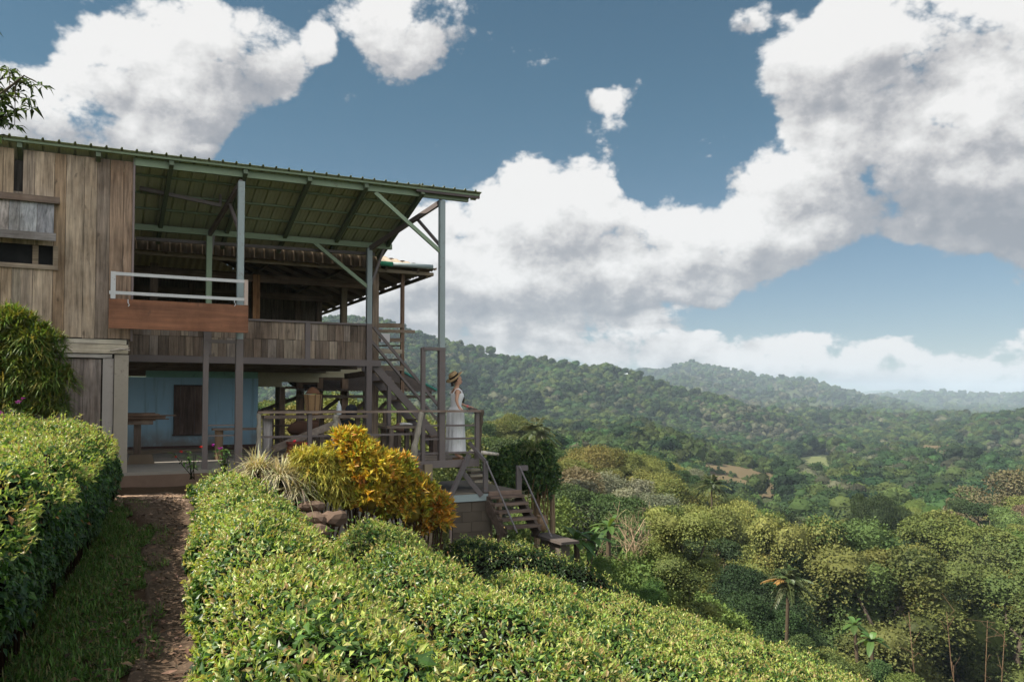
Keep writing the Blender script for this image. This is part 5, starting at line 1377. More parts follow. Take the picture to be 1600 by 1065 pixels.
    mb.loft([ring(.015, 1.0, .108, .125), ring(.015, 1.04, .102, .118), ring(.02, 1.10, .108, .122), ring(.032, 1.17, .122, .132), ring(.045, 1.225, .135, .140), ring(.04, 1.27, .128, .138), ring(.035, 1.285, .118, .134)], WH, cap=False)
    for z in (1.02, 1.045, 1.07): mb.loft([ring(.015, z - .004, .110, .127, .02, 40), ring(.015, z, .114, .131, .03, 40), ring(.015, z + .004, .110, .127, .02, 40)], WH, cap=False)
    mb.build('bodice', M['cloth'], root, True)
    mb = MB()
    for s in (-1, 1): 
        pts = [P(.115, s * .085, 1.27), P(.09, s * .10, 1.33), P(.03, s * .108, 1.375), P(-.04, s * .10, 1.34), P(-.08, s * .085, 1.27)]
        for a, b in zip(pts[:-1], pts[1:]): mb.beam(a, b, .03, .008, WH, up=S_ * s + W * .6)
    mb.build('strap', M['cloth'], root)
    mb = MB(); zs = [1.015, .97, .88, .75, .6, .45, .3, .17, .135]
    rf = [.112, .135, .155, .158, .162, .168, .175, .18, .181]; rs_ = [.128, .155, .175, .178, .182, .188, .195, .2, .201]
    mb.loft([ring(.012, z, a, b, .0 + .30 * min(1, (1.015 - z) * 5), 14, .5 * math.sin(z * 3)) for z, a, b in zip(zs, rf, rs_)] + [ring(.012, .14, .165, .185, .1, 14)], WH, cap=False)
    mb.build('skirt', M['cloth'], root, True)
    # straw hat tipped back, dark band
    ax = unit(W * .80 - F_ * .60); hx = unit(F_ * .80 + W * .60); c0 = P(-.015, 0, 1.60)
    def hr(h, r1, r2=None, wv=0.):
        an = np.linspace(0, 2 * math.pi, 33)[:-1]; return np.array([c0 + ax * (h + wv * math.sin(2 * a)) + hx * r1 * math.cos(a) + S_ * (r2 or r1) * math.sin(a) for a in an])
    mb = MB(); mb.loft([hr(-.004, .185, .17, .012), hr(.008, .188, .172, .012), hr(.012, .10, .095)], (.42, .29, .15), cap=False)
    mb.loft([hr(-.004, .185, .17, .012), hr(.002, .10, .095)], (.40, .27, .14), cap=False)
    mb.loft([hr(.005, .10, .094), hr(.05, .098, .092), hr(.095, .085, .08), hr(.105, .06, .055), hr(.107, .01, .01)], (.40, .27, .14))
    hat = mb.build('hat', M['straw'], root, True)
    part('hat_band', MB().loft([hr(.012, .103, .097), hr(.045, .102, .096)], (.02, .017, .016), cap=False), 'cloth', hat)
    # wrist band and sandals
    w_ = J['wrL'][0]; part('wrist_band', MB().tube([w_ - F_ * .02, w_ + F_ * .012], .029, 14, (.75, .16, .18), cap=False), 'cloth', root, smooth=True)
    for nm, f0, s0 in (('anR', -.03, .10), ('anL', .05, -.09)):
        c = P(f0 + .06, s0, .006)
        sn = part('sandal', MB().loft([np.array([c + F_ * math.cos(a) * .125 + S_ * math.sin(a) * (.042 + .008 * math.cos(a)) + W * z for a in np.linspace(0, 6.283, 25)[:-1]]) for z in (-.004, .014)], (.20, .12, .07)), 'cloth', root)
        part('sandal_strap', MB().tube([c + F_ * .05 + S_ * .04 + W * .01, c + F_ * .045 + W * .055, c + F_ * .05 - S_ * .04 + W * .01], .008, 6, (.45, .33, .25)), 'cloth', sn)
woman()
# ================================================================ tea hedges
def qt(q, t): return (.93 * q - .36 * t) / .9945, (.36 * q + .93 * t) / .9945
YOUNG = [(.32, .40, .09), (.40, .45, .12), (.25, .36, .075), (.46, .43, .16), (.32, .25, .10)]
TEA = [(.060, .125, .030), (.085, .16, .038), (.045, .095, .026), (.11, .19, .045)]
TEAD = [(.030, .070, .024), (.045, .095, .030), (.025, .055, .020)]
def vcoord(X, Y): return (X - O[0]) * V[0] + (Y - O[1]) * V[1]
def hedge(label, q0, q1, t0, t1, zt, seed, dens=1500, keep=None, young=.55, hgt=.8, size=.062, wavy_=.09, dark=1.0, edge_drop=.52, edge_pow=3):
    r = np.random.default_rng(seed)
    X0, Y0 = qt((q0 + q1) / 2, (t0 + t1) / 2)
    root = empty('tea_hedge', (X0, Y0, gz(X0, Y0)), label, 'hedge', 'clipped tea hedges in rows down the slope')
    hw = (q1 - q0) / 2; qc = (q0 + q1) / 2
    def top(q, t):
        X, Y = qt(q, t)
        s = np.clip(np.abs(q - qc) / hw, 0, 1); e = np.clip(np.minimum(t - t0, t1 - t) / .35, 0, 1)
        return zt(q, t) + wavy_ * (fbm(X * 1.1 + seed, Y * 1.1, 3) * 1.9 + fbm(X * 4 + seed, Y * 4, 2) * .9) - edge_drop * s ** edge_pow - .30 * (1 - e) ** 2.5
    def gnd(q, t): X, Y = qt(q, t); return ground(X, Y)
    n = int(dens * (q1 - q0) * (t1 - t0))
    q = r.uniform(q0, q1, n); t = r.uniform(t0, t1, n)
    X, Y = qt(q, t); z = top(q, t) - r.exponential(.03, n) + np.where(r.random(n) < .12, r.exponential(.045, n), 0)
    e = .03; gx = (top(*(lambda a: a)((q + e, t))) - top(q - e, t)) / (2 * e); gt = (top(q, t + e) - top(q, t - e)) / (2 * e)
    Nq = -gx; Nt = -gt
    N = unit(np.stack([(.93 * Nq - .36 * Nt), (.36 * Nq + .93 * Nt), np.ones(n)], 1))
    Pt = np.stack([X, Y, z], 1)
    # sides
    m = int(dens * .95 * hgt * 2 * ((t1 - t0) + (q1 - q0)))
    side = r.random(m); per = 2 * ((t1 - t0) + (q1 - q0)); s = side * per
    a, b = t1 - t0, q1 - q0
    qs = np.where(s < a, q0, np.where(s < 2 * a, q1, q0 + (s - 2 * a) % b)); ts = np.where(s < a, t0 + s, np.where(s < 2 * a, t0 + s - a, np.where(s < 2 * a + b, t0, t1)))
    ts = np.clip(ts, t0, t1)
    nq = np.where(s < a, -1., np.where(s < 2 * a, 1., 0.)); ntt = np.where(s < 2 * a, 0., np.where(s < 2 * a + b, -1., 1.))
    h = r.random(m) ** .8
    zg = gnd(qs, ts); zz = top(qs, ts); zs = zg + .04 + (zz - zg) * h
    bul = .07 * np.sin(math.pi * h) + .10 * fbm(qs * 3 + ts * 2.4, zs * 3 + seed, 3) - .10 * (1 - h) ** 2
    qs2 = qs + nq * bul; ts2 = ts + ntt * bul; X, Y = qt(qs2, ts2)
    Ps = np.stack([X, Y, zs], 1); Ns = unit(np.stack([(.93 * nq - .36 * ntt), (.36 * nq + .93 * ntt), .45 + 0 * nq], 1))
    P_ = np.concatenate([Pt, Ps]); N_ = np.concatenate([N, Ns]); istop = np.concatenate([np.ones(n, bool), h > .86])
    if keep is not None:
        k = keep(P_[:, 0], P_[:, 1]); P_, N_, istop = P_[k], N_[k], istop[k]
    k = len(P_)
    az_ = rdir(k, r); tang = unit(az_ - N_ * (az_ * N_).sum(1, keepdims=True))
    yo = istop & (r.random(k) < young * np.clip(.75 + 1.1 * fbm(P_[:, 0] * 2.2, P_[:, 1] * 2.2, 3, seed=seed), .15, 1.3))
    el = np.where(yo, r.uniform(.5, 1.5, k), r.uniform(-.25, .75, k))[:, None]
    Dr = unit(tang * np.cos(el) + N_ * np.sin(el)); Nn = unit(N_ * np.cos(el) - tang * np.sin(el) + r.normal(size=(k, 3)) * .35)
    Ln = size * np.where(yo, r.uniform(.5, 1.0, k), r.uniform(.65, 1.25, k) * np.where(r.random(k) < .15, 1.35, 1.0)); Wd = Ln * np.where(yo, r.uniform(.30, .42, k), r.uniform(.36, .5, k))
    lift = np.where(yo, r.uniform(0, .06, k), 0)
    P_ = P_ + N_ * lift[:, None]
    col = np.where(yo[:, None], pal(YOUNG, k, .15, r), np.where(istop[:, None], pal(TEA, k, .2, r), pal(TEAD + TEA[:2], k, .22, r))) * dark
    dead = r.random(k) < .018; col[dead] = pal([(.26, .13, .05), (.34, .24, .08), (.18, .10, .05)], int(dead.sum()), .15, r)
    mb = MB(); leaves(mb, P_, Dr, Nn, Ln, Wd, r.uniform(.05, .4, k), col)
    # long new shoots standing above the clipped top
    m_ = int(55 * (q1 - q0) * (t1 - t0)); qs_ = r.uniform(q0 + .1, q1 - .1, m_); ts_ = r.uniform(t0 + .1, t1 - .1, m_); X, Y = qt(qs_, ts_); zb = top(qs_, ts_) - .02
    okk = np.ones(m_, bool) if keep is None else keep(X, Y)
    for x, y, z_ in zip(X[okk], Y[okk], zb[okk]):
        hh = r.uniform(.05, .11) + (.08 if r.random() < .12 else 0); d_ = unit(np.array([r.normal() * .25, r.normal() * .25, 1.])); kk_ = 6; s_ = r.uniform(.2, 1, kk_)[:, None]; base = np.array([x, y, z_]); Pq = base + d_ * hh * s_
        Dq = unit(rdir(kk_, r) * np.array([1, 1, .3]) + np.array([0, 0, .9]) * (s_ + .2)); leaves(mb, Pq, Dq, rdir(kk_, r), size * r.uniform(.5, .9, kk_), size * r.uniform(.2, .3, kk_), r.uniform(.1, .5, kk_), pal(YOUNG, kk_, .12, r))
    mb.build('foliage', M['tea_leaves'], root)
    # a mesh of twigs and old leaves inside: a lumpy body a hand below the leaves, with standing stems
    nt_ = int((t1 - t0) / .16) + 2; nq_ = int((q1 - q0) / .14) + 3
    qg, tg = np.meshgrid(np.linspace(q0 + .06, q1 - .06, nq_), np.linspace(t0 + .06, t1 - .06, nt_), indexing='ij')
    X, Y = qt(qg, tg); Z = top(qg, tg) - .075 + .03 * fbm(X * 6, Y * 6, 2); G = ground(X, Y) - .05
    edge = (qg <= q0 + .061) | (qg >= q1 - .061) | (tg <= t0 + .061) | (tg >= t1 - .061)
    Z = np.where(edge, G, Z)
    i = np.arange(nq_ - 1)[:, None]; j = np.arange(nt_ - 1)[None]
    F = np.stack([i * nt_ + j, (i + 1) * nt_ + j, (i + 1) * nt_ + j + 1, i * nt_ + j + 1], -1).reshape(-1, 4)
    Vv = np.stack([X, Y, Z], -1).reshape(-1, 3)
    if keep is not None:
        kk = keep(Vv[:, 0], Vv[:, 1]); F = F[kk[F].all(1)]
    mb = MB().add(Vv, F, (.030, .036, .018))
    for _ in range(int((t1 - t0) * 16)):
        qq, tt = r.uniform(q0 + .05, q1 - .05), r.uniform(t0, t1)
        if r.random() < .6: qq = q0 + .02 if r.random() < .5 else q1 - .02
        x, y = qt(qq, tt)
        if keep is not None and not keep(np.array([x]), np.array([y]))[0]: continue
        b = np.array([x, y, gz(x, y) - .05]); zt_ = float(top(np.array([qq]), np.array([tt]))[0]) - .03
        x2, y2 = qt(np.clip(qq + r.normal() * .08, q0, q1), tt + r.normal() * .08)
        mb.tube([b, (b + np.array([x2, y2, zt_])) / 2 + r.normal(size=3) * .03, [x2, y2, zt_]], [.011, .008, .003], 5, (.12, .075, .045), wob=.2)
    mb.build('branches', M['bark'], root)
    return root
zr = lambda q, t: -.93 - .335 * (q - .2) + 0 * t
kA = lambda X, Y: vcoord(X, Y) < -.55
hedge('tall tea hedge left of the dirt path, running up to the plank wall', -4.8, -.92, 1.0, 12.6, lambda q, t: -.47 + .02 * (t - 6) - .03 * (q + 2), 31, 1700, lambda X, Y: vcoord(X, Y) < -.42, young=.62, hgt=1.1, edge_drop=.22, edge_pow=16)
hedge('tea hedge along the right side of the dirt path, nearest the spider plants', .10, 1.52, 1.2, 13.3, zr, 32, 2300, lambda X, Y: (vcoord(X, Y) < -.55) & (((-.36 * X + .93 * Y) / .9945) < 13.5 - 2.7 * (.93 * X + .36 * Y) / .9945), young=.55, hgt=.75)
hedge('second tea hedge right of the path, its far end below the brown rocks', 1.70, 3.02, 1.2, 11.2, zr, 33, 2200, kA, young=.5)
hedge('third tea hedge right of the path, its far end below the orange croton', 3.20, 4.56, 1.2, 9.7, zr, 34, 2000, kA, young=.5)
hedge('fourth tea hedge right of the path, in front of the shade coloured hedge', 4.74, 6.08, 1.2, 10.5, zr, 35, 1800, young=.5)
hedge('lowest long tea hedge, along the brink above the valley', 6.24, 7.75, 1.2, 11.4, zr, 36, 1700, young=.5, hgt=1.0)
hedge('short shade coloured tea hedge in front of the block wall and garden stairs', 3.95, 7.5, 12.35, 13.75, lambda q, t: -.85 - .335 * (q - .2), 37, 1700, young=.03, dark=.45)  # shade is put into the leaf colours by the dark factor
hedge('small tea hedge at the brink beyond the lowest row', 7.9, 9.2, 5.5, 10.6, lambda q, t: -3.62 - .42 * (q - 7.9), 38, 900, young=.45, hgt=1.0)

# ================================================================ shrubs by the deck
def shrub(name, label, cat, lobes, Y, cols, n, Ln, Wd, kind='clump', seed=1, group=None, base=None, stem=(.5, .4, .3), up=.5, mat='shrub_leaves'):
    """lobes = (px, py, radius px): leaf rosettes on the outside of each lobe, stems down to the root"""
    r = np.random.default_rng(seed)
    cs = [(at(px, py, Y + dy), rp / FPX * Y) for (px, py, rp, *rest) in lobes for dy in [(rest[0] if rest else 0)]]
    bx, by = np.mean([c[0][0] for c in cs]), np.mean([c[0][1] for c in cs]); b = np.array([bx, by, gz(bx, by)]) if base is None else base
    root = empty(name, b, label, cat, group)
    tot = sum(c[1] ** 2 for c in cs); mb = MB(); st_ = MB()
    for li, (c, rad) in enumerate(cs):
        m = int(n * rad * rad / tot)
        d = rdir(m, r); d[:, 2] = np.where(d[:, 2] < -.3, -d[:, 2], d[:, 2])
        P_ = c + d * (rad * r.uniform(.62, 1.0, m))[:, None] * np.array([1, 1, .95])
        k = {'clump': 7, 'thin': 9}[kind]
        P_ = np.repeat(P_, k, 0); d = np.repeat(d, k, 0); ax = unit(d + np.array([0, 0, up]))
        Dr = unit(ax + r.normal(size=P_.shape) * (.50 if kind == 'clump' else .55)); Nn = unit(-ax * .3 + r.normal(size=P_.shape) + np.array([0, 0, .6]))
        q = len(P_); cc = np.repeat(pal(cols, m, .15, r), k, 0) * .55 + pal(cols, q, .15, r) * .45
        ln = Ln * r.uniform(.6, 1.2, q)
        if kind == 'clump': leaves(mb, P_, Dr, Nn, ln, Wd * r.uniform(.7, 1.2, q), r.uniform(0, .35, q), cc)
        else: blades(mb, P_, Dr, ln, Wd * np.ones(q), r.uniform(.2, .7, q), cc, 3)
        lump(mb, c, rad * .60, np.mean(cols, 0) * .5, li)
        for _ in range(3):
            e = c + rdir(1, r)[0] * rad * .5; f0 = b + np.array([r.normal() * .08, r.normal() * .08, -.05])
            st_.tube([f0, (f0 + e) / 2 + r.normal(size=3) * .05, e], [.022, .016, .006], 6, stem, wob=.2)
    mb.build('foliage', M[mat], root); st_.build('stem', M['bark'], root)
    return root
CRO = [(.55, .46, .05), (.60, .36, .04), (.36, .42, .05), (.66, .50, .07), (.44, .18, .03), (.20, .30, .04)]
CRO2 = [(.62, .30, .04), (.66, .42, .06), (.50, .18, .03), (.36, .32, .05), (.20, .24, .04)]
CROD = [(.30, .20, .03), (.16, .20, .03), (.34, .16, .025), (.10, .14, .025), (.30, .27, .04)]
shrub('croton_shrub', 'tallest croton shrub with yellow and orange leaves below the long rail', 'shrub', [(545, 694, 26), (562, 722, 36), (590, 740, 36), (548, 748, 30), (575, 778, 34), (545, 785, 22)], 13.0, CRO, 800, .15, .046, seed=41)
shrub('croton_shrub', 'middle croton shrub, orange with green tips, in front of the concrete pier', 'shrub', [(622, 732, 26), (620, 765, 38), (652, 772, 28), (600, 795, 28), (640, 800, 30)], 13.3, CRO + CROD[:2], 700, .15, .046, seed=42)
shrub('croton_shrub', 'lowest croton shrub with glowing orange tips by the block wall', 'shrub', [(684, 792, 20), (672, 815, 24), (690, 815, 16), (655, 825, 18)], 13.6, CRO2, 380, .15, .046, seed=43)
shrub('thin_leaf_shrub', 'yellow green thin leaved shrub between the pale spider plant and the tallest croton', 'shrub', [(496, 732, 36), (478, 722, 24), (518, 755, 30), (498, 770, 32), (530, 775, 22)], 12.8, [(.46, .44, .07), (.52, .48, .12), (.28, .34, .06), (.36, .28, .05)], 900, .18, .015, 'thin', 44)
shrub('thin_leaf_shrub', 'big rounded thin leaved shrub, green above and yellow brown below, against the plank wall', 'shrub', [(15, 520, 44), (55, 545, 42), (-20, 560, 60), (40, 590, 50), (80, 600, 36), (25, 630, 44), (75, 635, 32), (-30, 620, 50)], 11.9, [(.10, .19, .035), (.15, .25, .045), (.08, .14, .03), (.22, .18, .04), (.20, .24, .05)], 2600, .19, .019, 'thin', 45)
def strap_plant(name, label, px, py, Y, n, Ln, cols, seed, wd=.016, cat='plant', z=None, group=None, spread=1.0):
    r = np.random.default_rng(seed); c = at(px, py, Y); b = np.array([c[0], c[1], c[2] if z is None else z])
    root = empty(name, b, label, cat, group)
    az_ = r.uniform(0, 6.28, n); el = r.uniform(.35, 1.45, n); Dr = np.stack([np.cos(az_) * np.cos(el) * spread, np.sin(az_) * np.cos(el) * spread, np.sin(el)], 1); Dr = unit(Dr)
    P_ = b + np.stack([r.normal(size=n) * .05, r.normal(size=n) * .05, np.zeros(n)], 1)
    mb = MB(); blades(mb, P_, Dr, Ln * r.uniform(.6, 1.15, n), wd * r.uniform(.7, 1.3, n), r.uniform(.3, .9, n), pal(cols, n, .15, r), 6); mb.build('blade_tuft', M['shrub_leaves'], root)
    mb = MB(); lathe(mb, b - W * .3, [(0, .05), (.2, .06), (.33, .02)], 8, (.10, .09, .06)); mb.build('root_stock', M['bark'], root)
    return root
SPI = [(.50, .46, .30), (.58, .54, .38), (.34, .36, .18), (.44, .40, .24)]
for i, (px, py, lab) in enumerate([(402, 738, 'leftmost pale striped spider plant by the branch post'), (438, 748, 'middle pale striped spider plant, the fullest of the three'), (464, 770, 'pale striped spider plant leaning over the brown rocks')]):
    strap_plant('spider_plant', lab, px, py, 12.5, 420, .62, SPI, 50 + i, .017)
# rocks
def rock(px, py, Y, r_, label, seed, sq=.7):
    c = at(px, py, Y); mb = MB(); v, f = ico(); n = fbm(v[:, 0] * 1.3 + seed, v[:, 1] * 1.3 + v[:, 2] * .9, 3, seed=seed); n = np.round(n * 4) / 4 * .5 + n * .5
    mb.add(c + v * np.array([1.2, .9, sq]) * r_ * (1 + .55 * n)[:, None], f, (.75, .66, .60)); o = mb.build('rock', M['stone'], None, False, origin=c - W * r_ * sq * .9); tag(o, label, 'rock', 'rocks below the thin leaved shrub')
for a in [(485, 791, 12.3, .16, 'flat topped brown rock, topmost of the rocks under the thin leaved shrub', 1, .5), (492, 812, 12.15, .16, 'rounded brown rock below the flat topped one', 2), (520, 808, 12.2, .16, 'broad brown rock at the right of the rock pile', 3), (473, 808, 12.2, .12, 'dark small rock at the left of the rock pile', 4), (500, 830, 12.0, .15, 'lowest brown rock, half sunk in the tea hedge', 5)]: rock(*a)
def flower(name, label, px, py, Y, h, n, cols, fcol, nf, seed, Ln=.12, Wd=.03):
    r = np.random.default_rng(seed); top = at(px, py, Y); b = top - W * h
    root = empty(name, b, label, 'flower'); mb = MB(); st_ = MB(); fl = MB()
    for k in range(6):
        e = top + np.array([r.normal() * .10, r.normal() * .08, -.06 * r.random()]); st_.tube([b + np.array([r.normal() * .03, 0, 0]), (b + e) / 2, e], [.008, .006, .003], 5, (.10, .16, .05))
        m = n // 6; s = r.random(m)[:, None]; P_ = b + (e - b) * (.35 + .65 * s); Dr = unit(rdir(m, r) * np.array([1, 1, .4]) + np.array([0, 0, .25]))
        leaves(mb, P_, Dr, np.tile([0, 0, 1.], (m, 1)) + r.normal(size=(m, 3)) * .2, Ln * r.uniform(.6, 1.2, m), Wd * np.ones(m), r.uniform(.1, .5, m), pal(cols, m, .15, r))
    for k in range(nf):
        c = top + np.array([r.normal() * .09, -.08 + r.normal() * .05, -.02 + r.normal() * .07]); m = 9; Dr = rdir(m, r)
        leaves(fl, np.tile(c, (m, 1)), Dr, rdir(m, r), .03 * np.ones(m), .022 * np.ones(m), .2 * np.ones(m), pal([fcol], m, .12, r))
    mb.build('foliage', M['shrub_leaves'], root); st_.build('stem', M['bark'], root); fl.build('blossom', M['shrub_leaves'], root)
GP = [(.10, .20, .05), (.07, .15, .04), (.14, .24, .06)]
flower('red_flower', 'narrow leaved plant with red blossoms beside the slim steel post', 302, 703, 13.0, .45, 70, GP, (.55, .03, .02), 3, 61)
flower('purple_flower', 'leafy plant with magenta blossoms between the two steel posts', 352, 697, 13.2, .5, 80, GP, (.30, .02, .30), 3, 62, .10, .035)
flower('red_flower', 'plant with one crimson bloom under the rail by the red stool', 478, 695, 13.6, .5, 60, [(.05, .14, .06), (.06, .17, .07)], (.60, .01, .06), 2, 63, .09, .04)
flower('purple_flower', 'purple flowering plant behind the left hedge, under the big thin leaved shrub', 18, 640, 11.2, .5, 120, [(.07, .10, .05), (.05, .08, .04)], (.28, .05, .30), 6, 64, .09, .03)
flower('purple_flower', 'small purple bloom at the right foot of the big thin leaved shrub', 40, 642, 11.0, .4, 50, [(.07, .10, .05)], (.30, .04, .32), 3, 65, .09, .03)

# vine covered fence beyond the landing, with a grassy tuft on top
vb_ = at(815, 760, 18.0)
vf_ = empty('vine_fence', np.array([vb_[0], vb_[1], gz(vb_[0], vb_[1])]), 'rough fence smothered in dark leafy creeper beyond the landing', 'fence')
r = np.random.default_rng(70); mb = MB()
for (px, py, rp) in [(785, 725, 20), (800, 712, 20), (822, 708, 22), (845, 715, 22), (855, 738, 20), (840, 745, 20), (815, 735, 24), (790, 740, 16), (850, 700, 14), (858, 755, 10), (770, 720, 12)]:
    c = at(px, py, 18 + r.uniform(-.25, .25)); rad = rp / FPX * 18; m = int(2600 * rad * rad * 6); d = rdir(m, r)
    P_ = c + d * (rad * r.uniform(.7, 1.08, m))[:, None]; P_[:, 2] -= r.exponential(.05, m)
    leaves(mb, P_, unit(d * .4 + rdir(m, r) * .7 + np.array([0, 0, -.5])), unit(d + rdir(m, r) * .4), r.uniform(.06, .11, m), r.uniform(.045, .07, m), r.uniform(0, .3, m), pal([(.04, .085, .022), (.06, .12, .03), (.028, .06, .018), (.10, .15, .035)], m, .2, r))
    lump(mb, c, rad * .75, (.02, .032, .012), int(px))
mb.build('creeper', M['shrub_leaves'], vf_)
for px, y0, y1 in ((779, 712, 775), (838, 712, 775), (862, 735, 790)):
    a = at(px, y0, 18.1); b = at(px, y1, 18.1); b[2] = min(b[2], gz(b[0], b[1])); part('post', MB().tube([b, (a + b) / 2 + U * .02, a], [.07, .06, .055], 8, (2.2, 2.0, 1.7), wob=.1), 'bark', vf_)
for y in (722, 748): part('rail', MB().beam(at(772, y, 18.0), at(862, y + 4, 18.0), .06, .08, (.22, .18, .14)), 'wood_any', vf_)
mb = MB()
for k in range(26):
    c = at(r.uniform(828, 862), 748, 18 + r.normal() * .15); mb.tube([c, c - W * r.uniform(.3, .9) + r.normal(size=3) * .05, c - W * r.uniform(1.0, 1.6) + r.normal(size=3) * .08], [.012, .008, .003], 4, (1.6, 1.3, .9))
mb.build('hanging_roots', M['bark'], vf_)
strap_plant('grass_tuft', 'spiky pale green tuft growing on top of the creeper covered fence', 834, 705, 17.8, 260, .62, [(.20, .26, .10), (.14, .20, .06), (.28, .30, .14)], 71, .014)

# ================================================================ tree reaching in at the top left
r = np.random.default_rng(80)
tb_ = np.array([-8.6, 9.0, gz(-8.6, 9.0) - .1])
ot = empty('overhanging_tree', tb_, 'dark leafed tree branch reaching in at the top left above the roof', 'tree')
mb = MB(); fo = MB()
crot = at(-95, 250, 8.4)
mb.tube([tb_, tb_ + np.array([.15, 0, 2.0]), crot], [.16, .13, .09], 10, (1, 1, 1), wob=.1)
tips = []
for (px, py, Yb) in [(38, 118, 8.0), (20, 150, 8.1), (8, 175, 8.2), (5, 120, 8.3), (-30, 100, 8.4), (-60, 150, 8.0), (-90, 60, 8.6), (-140, 120, 8.8), (-180, 60, 9.2), (-60, 190, 8.3), (-220, 180, 8.8), (-130, 0, 9.0), (-10, 195, 8.0), (-250, 60, 8.2), (-40, 40, 8.9)]:
    e = at(px, py, Yb); mid = (crot + e) / 2 + np.array([0, 0, .15]) + r.normal(size=3) * .06
    mb.tube([crot, mid, e], [.04, .022, .007], 6, (1, 1, 1), wob=.1); tips.append((mid, e))
for mid, e in tips:
    for k in range(9):
        s = r.uniform(.55, 1.0); c = mid + (e - mid) * s + r.normal(size=3) * .10; m = 8; az_ = np.arange(m) / m * 6.28 + r.random()
        mb.tube([mid + (e - mid) * min(1, s), c], [.006, .003], 4)
        Dr = unit(np.stack([np.cos(az_), np.sin(az_), r.uniform(-.5, .35, m)], 1)); leaves(fo, np.tile(c, (m, 1)), Dr, np.tile([0, 0, 1.], (m, 1)) + r.normal(size=(m, 3)) * .3, r.uniform(.10, .17, m), r.uniform(.03, .042, m), r.uniform(.1, .6, m), pal([(.05, .085, .025), (.035, .06, .02), (.08, .13, .03)], m, .2, r))
mb.build('trunk', M['bark'], ot); fo.build('crown', M['shrub_leaves'], ot)

tree_proto(('dome', 'shade'), 'dome', 'dark', 191, per=420, size=.22)
tree(('dome', 'shade'), -9.2, -2.6, 9.6, 1.0, 'broad shade tree standing outside the frame at the left of the tea hedge')
# ================================================================ special plants of the valley
def bare_tree(px, pyb, pyt, Y, label, seed, col=(3.2, 2.9, 2.5), depth=5, spread=.5, r0=.16):
    r = np.random.default_rng(seed); a = at(px, pyb, Y); base = np.array([a[0], a[1], gz(a[0], a[1]) - .2]); topz = at(px, pyt, Y)[2]
    root = empty('bare_tree', base, label, 'tree'); Hh = topz - base[2]; tr = MB(); tw = MB()
    def grow(p, d, L_, rad, k):
        mid = p + d * L_ * .5 + r.normal(size=3) * L_ * .05; d2 = unit(d + r.normal(size=3) * .12); q = mid + d2 * L_ * .5
        (tr if k >= depth - 1 else tw).tube([p, mid, q], [rad, rad * .85, rad * .7], 6 if k > 2 else 3, col, wob=.1)
        if k == 0: return
        for c_ in range(3 if k > 1 else 3):
            st_p = q if c_ == 0 else p + (q - p) * r.uniform(.45, .95)
            grow(st_p, unit(d2 + r.normal(size=3) * (spread * .4 if c_ == 0 else spread) + np.array([0, 0, .10])), L_ * r.uniform(.66, .86), rad * (.7 if c_ == 0 else .5), k - 1)
    grow(base, unit(np.array([r.normal() * .05, 0, 1.])), Hh * .27, r0, depth)
    tr.build('trunk', M['bark'], root); tw.build('branches', M['bark'], root)
bare_tree(965, 885, 752, 33, 'leafless pale tree with fine spreading branches left of the valley centre', 90, (3.6, 3.3, 2.8), 6, .5, .10)
bare_tree(1505, 815, 770, 100, 'bare white limbed tree standing above the thicket on the right', 91, (4.0, 3.8, 3.5), 5, .6, .28)
bare_tree(1310, 830, 805, 64, 'leafless grey branches poking out of the creeper smothered tower', 92, (3, 2.7, 2.3), 4, .8, .16)
# russet trees
tree_proto(('dome', 'rust'), 'dome', 'brown', 190, per=330, size=.22, core=0)
LOOKS[('dome', 'rust')] = 'russet'
tree(('dome', 'rust'), *at(1565, 0, 135)[:2], at(1565, 727, 135)[2] - gz(*at(1565, 0, 135)[:2]), 1.0, 'wide thin russet tree on the skyline of the thicket at the right')
tree(('dome', 'rust'), *at(1118, 0, 50)[:2], at(1118, 842, 50)[2] - gz(*at(1118, 0, 50)[:2]), .8, 'russet leaved tree below the middle of the valley slope')
tree(('bush', 'olive'), *at(1226, 0, 35)[:2], 3.4, 1.0, 'olive bush at the foot of the palm with the orange frond')
tree(('bush', 'mid'), *at(1350, 0, 34)[:2], 2.6, 1.1, 'green bush in front of the banana plants at the slope foot')
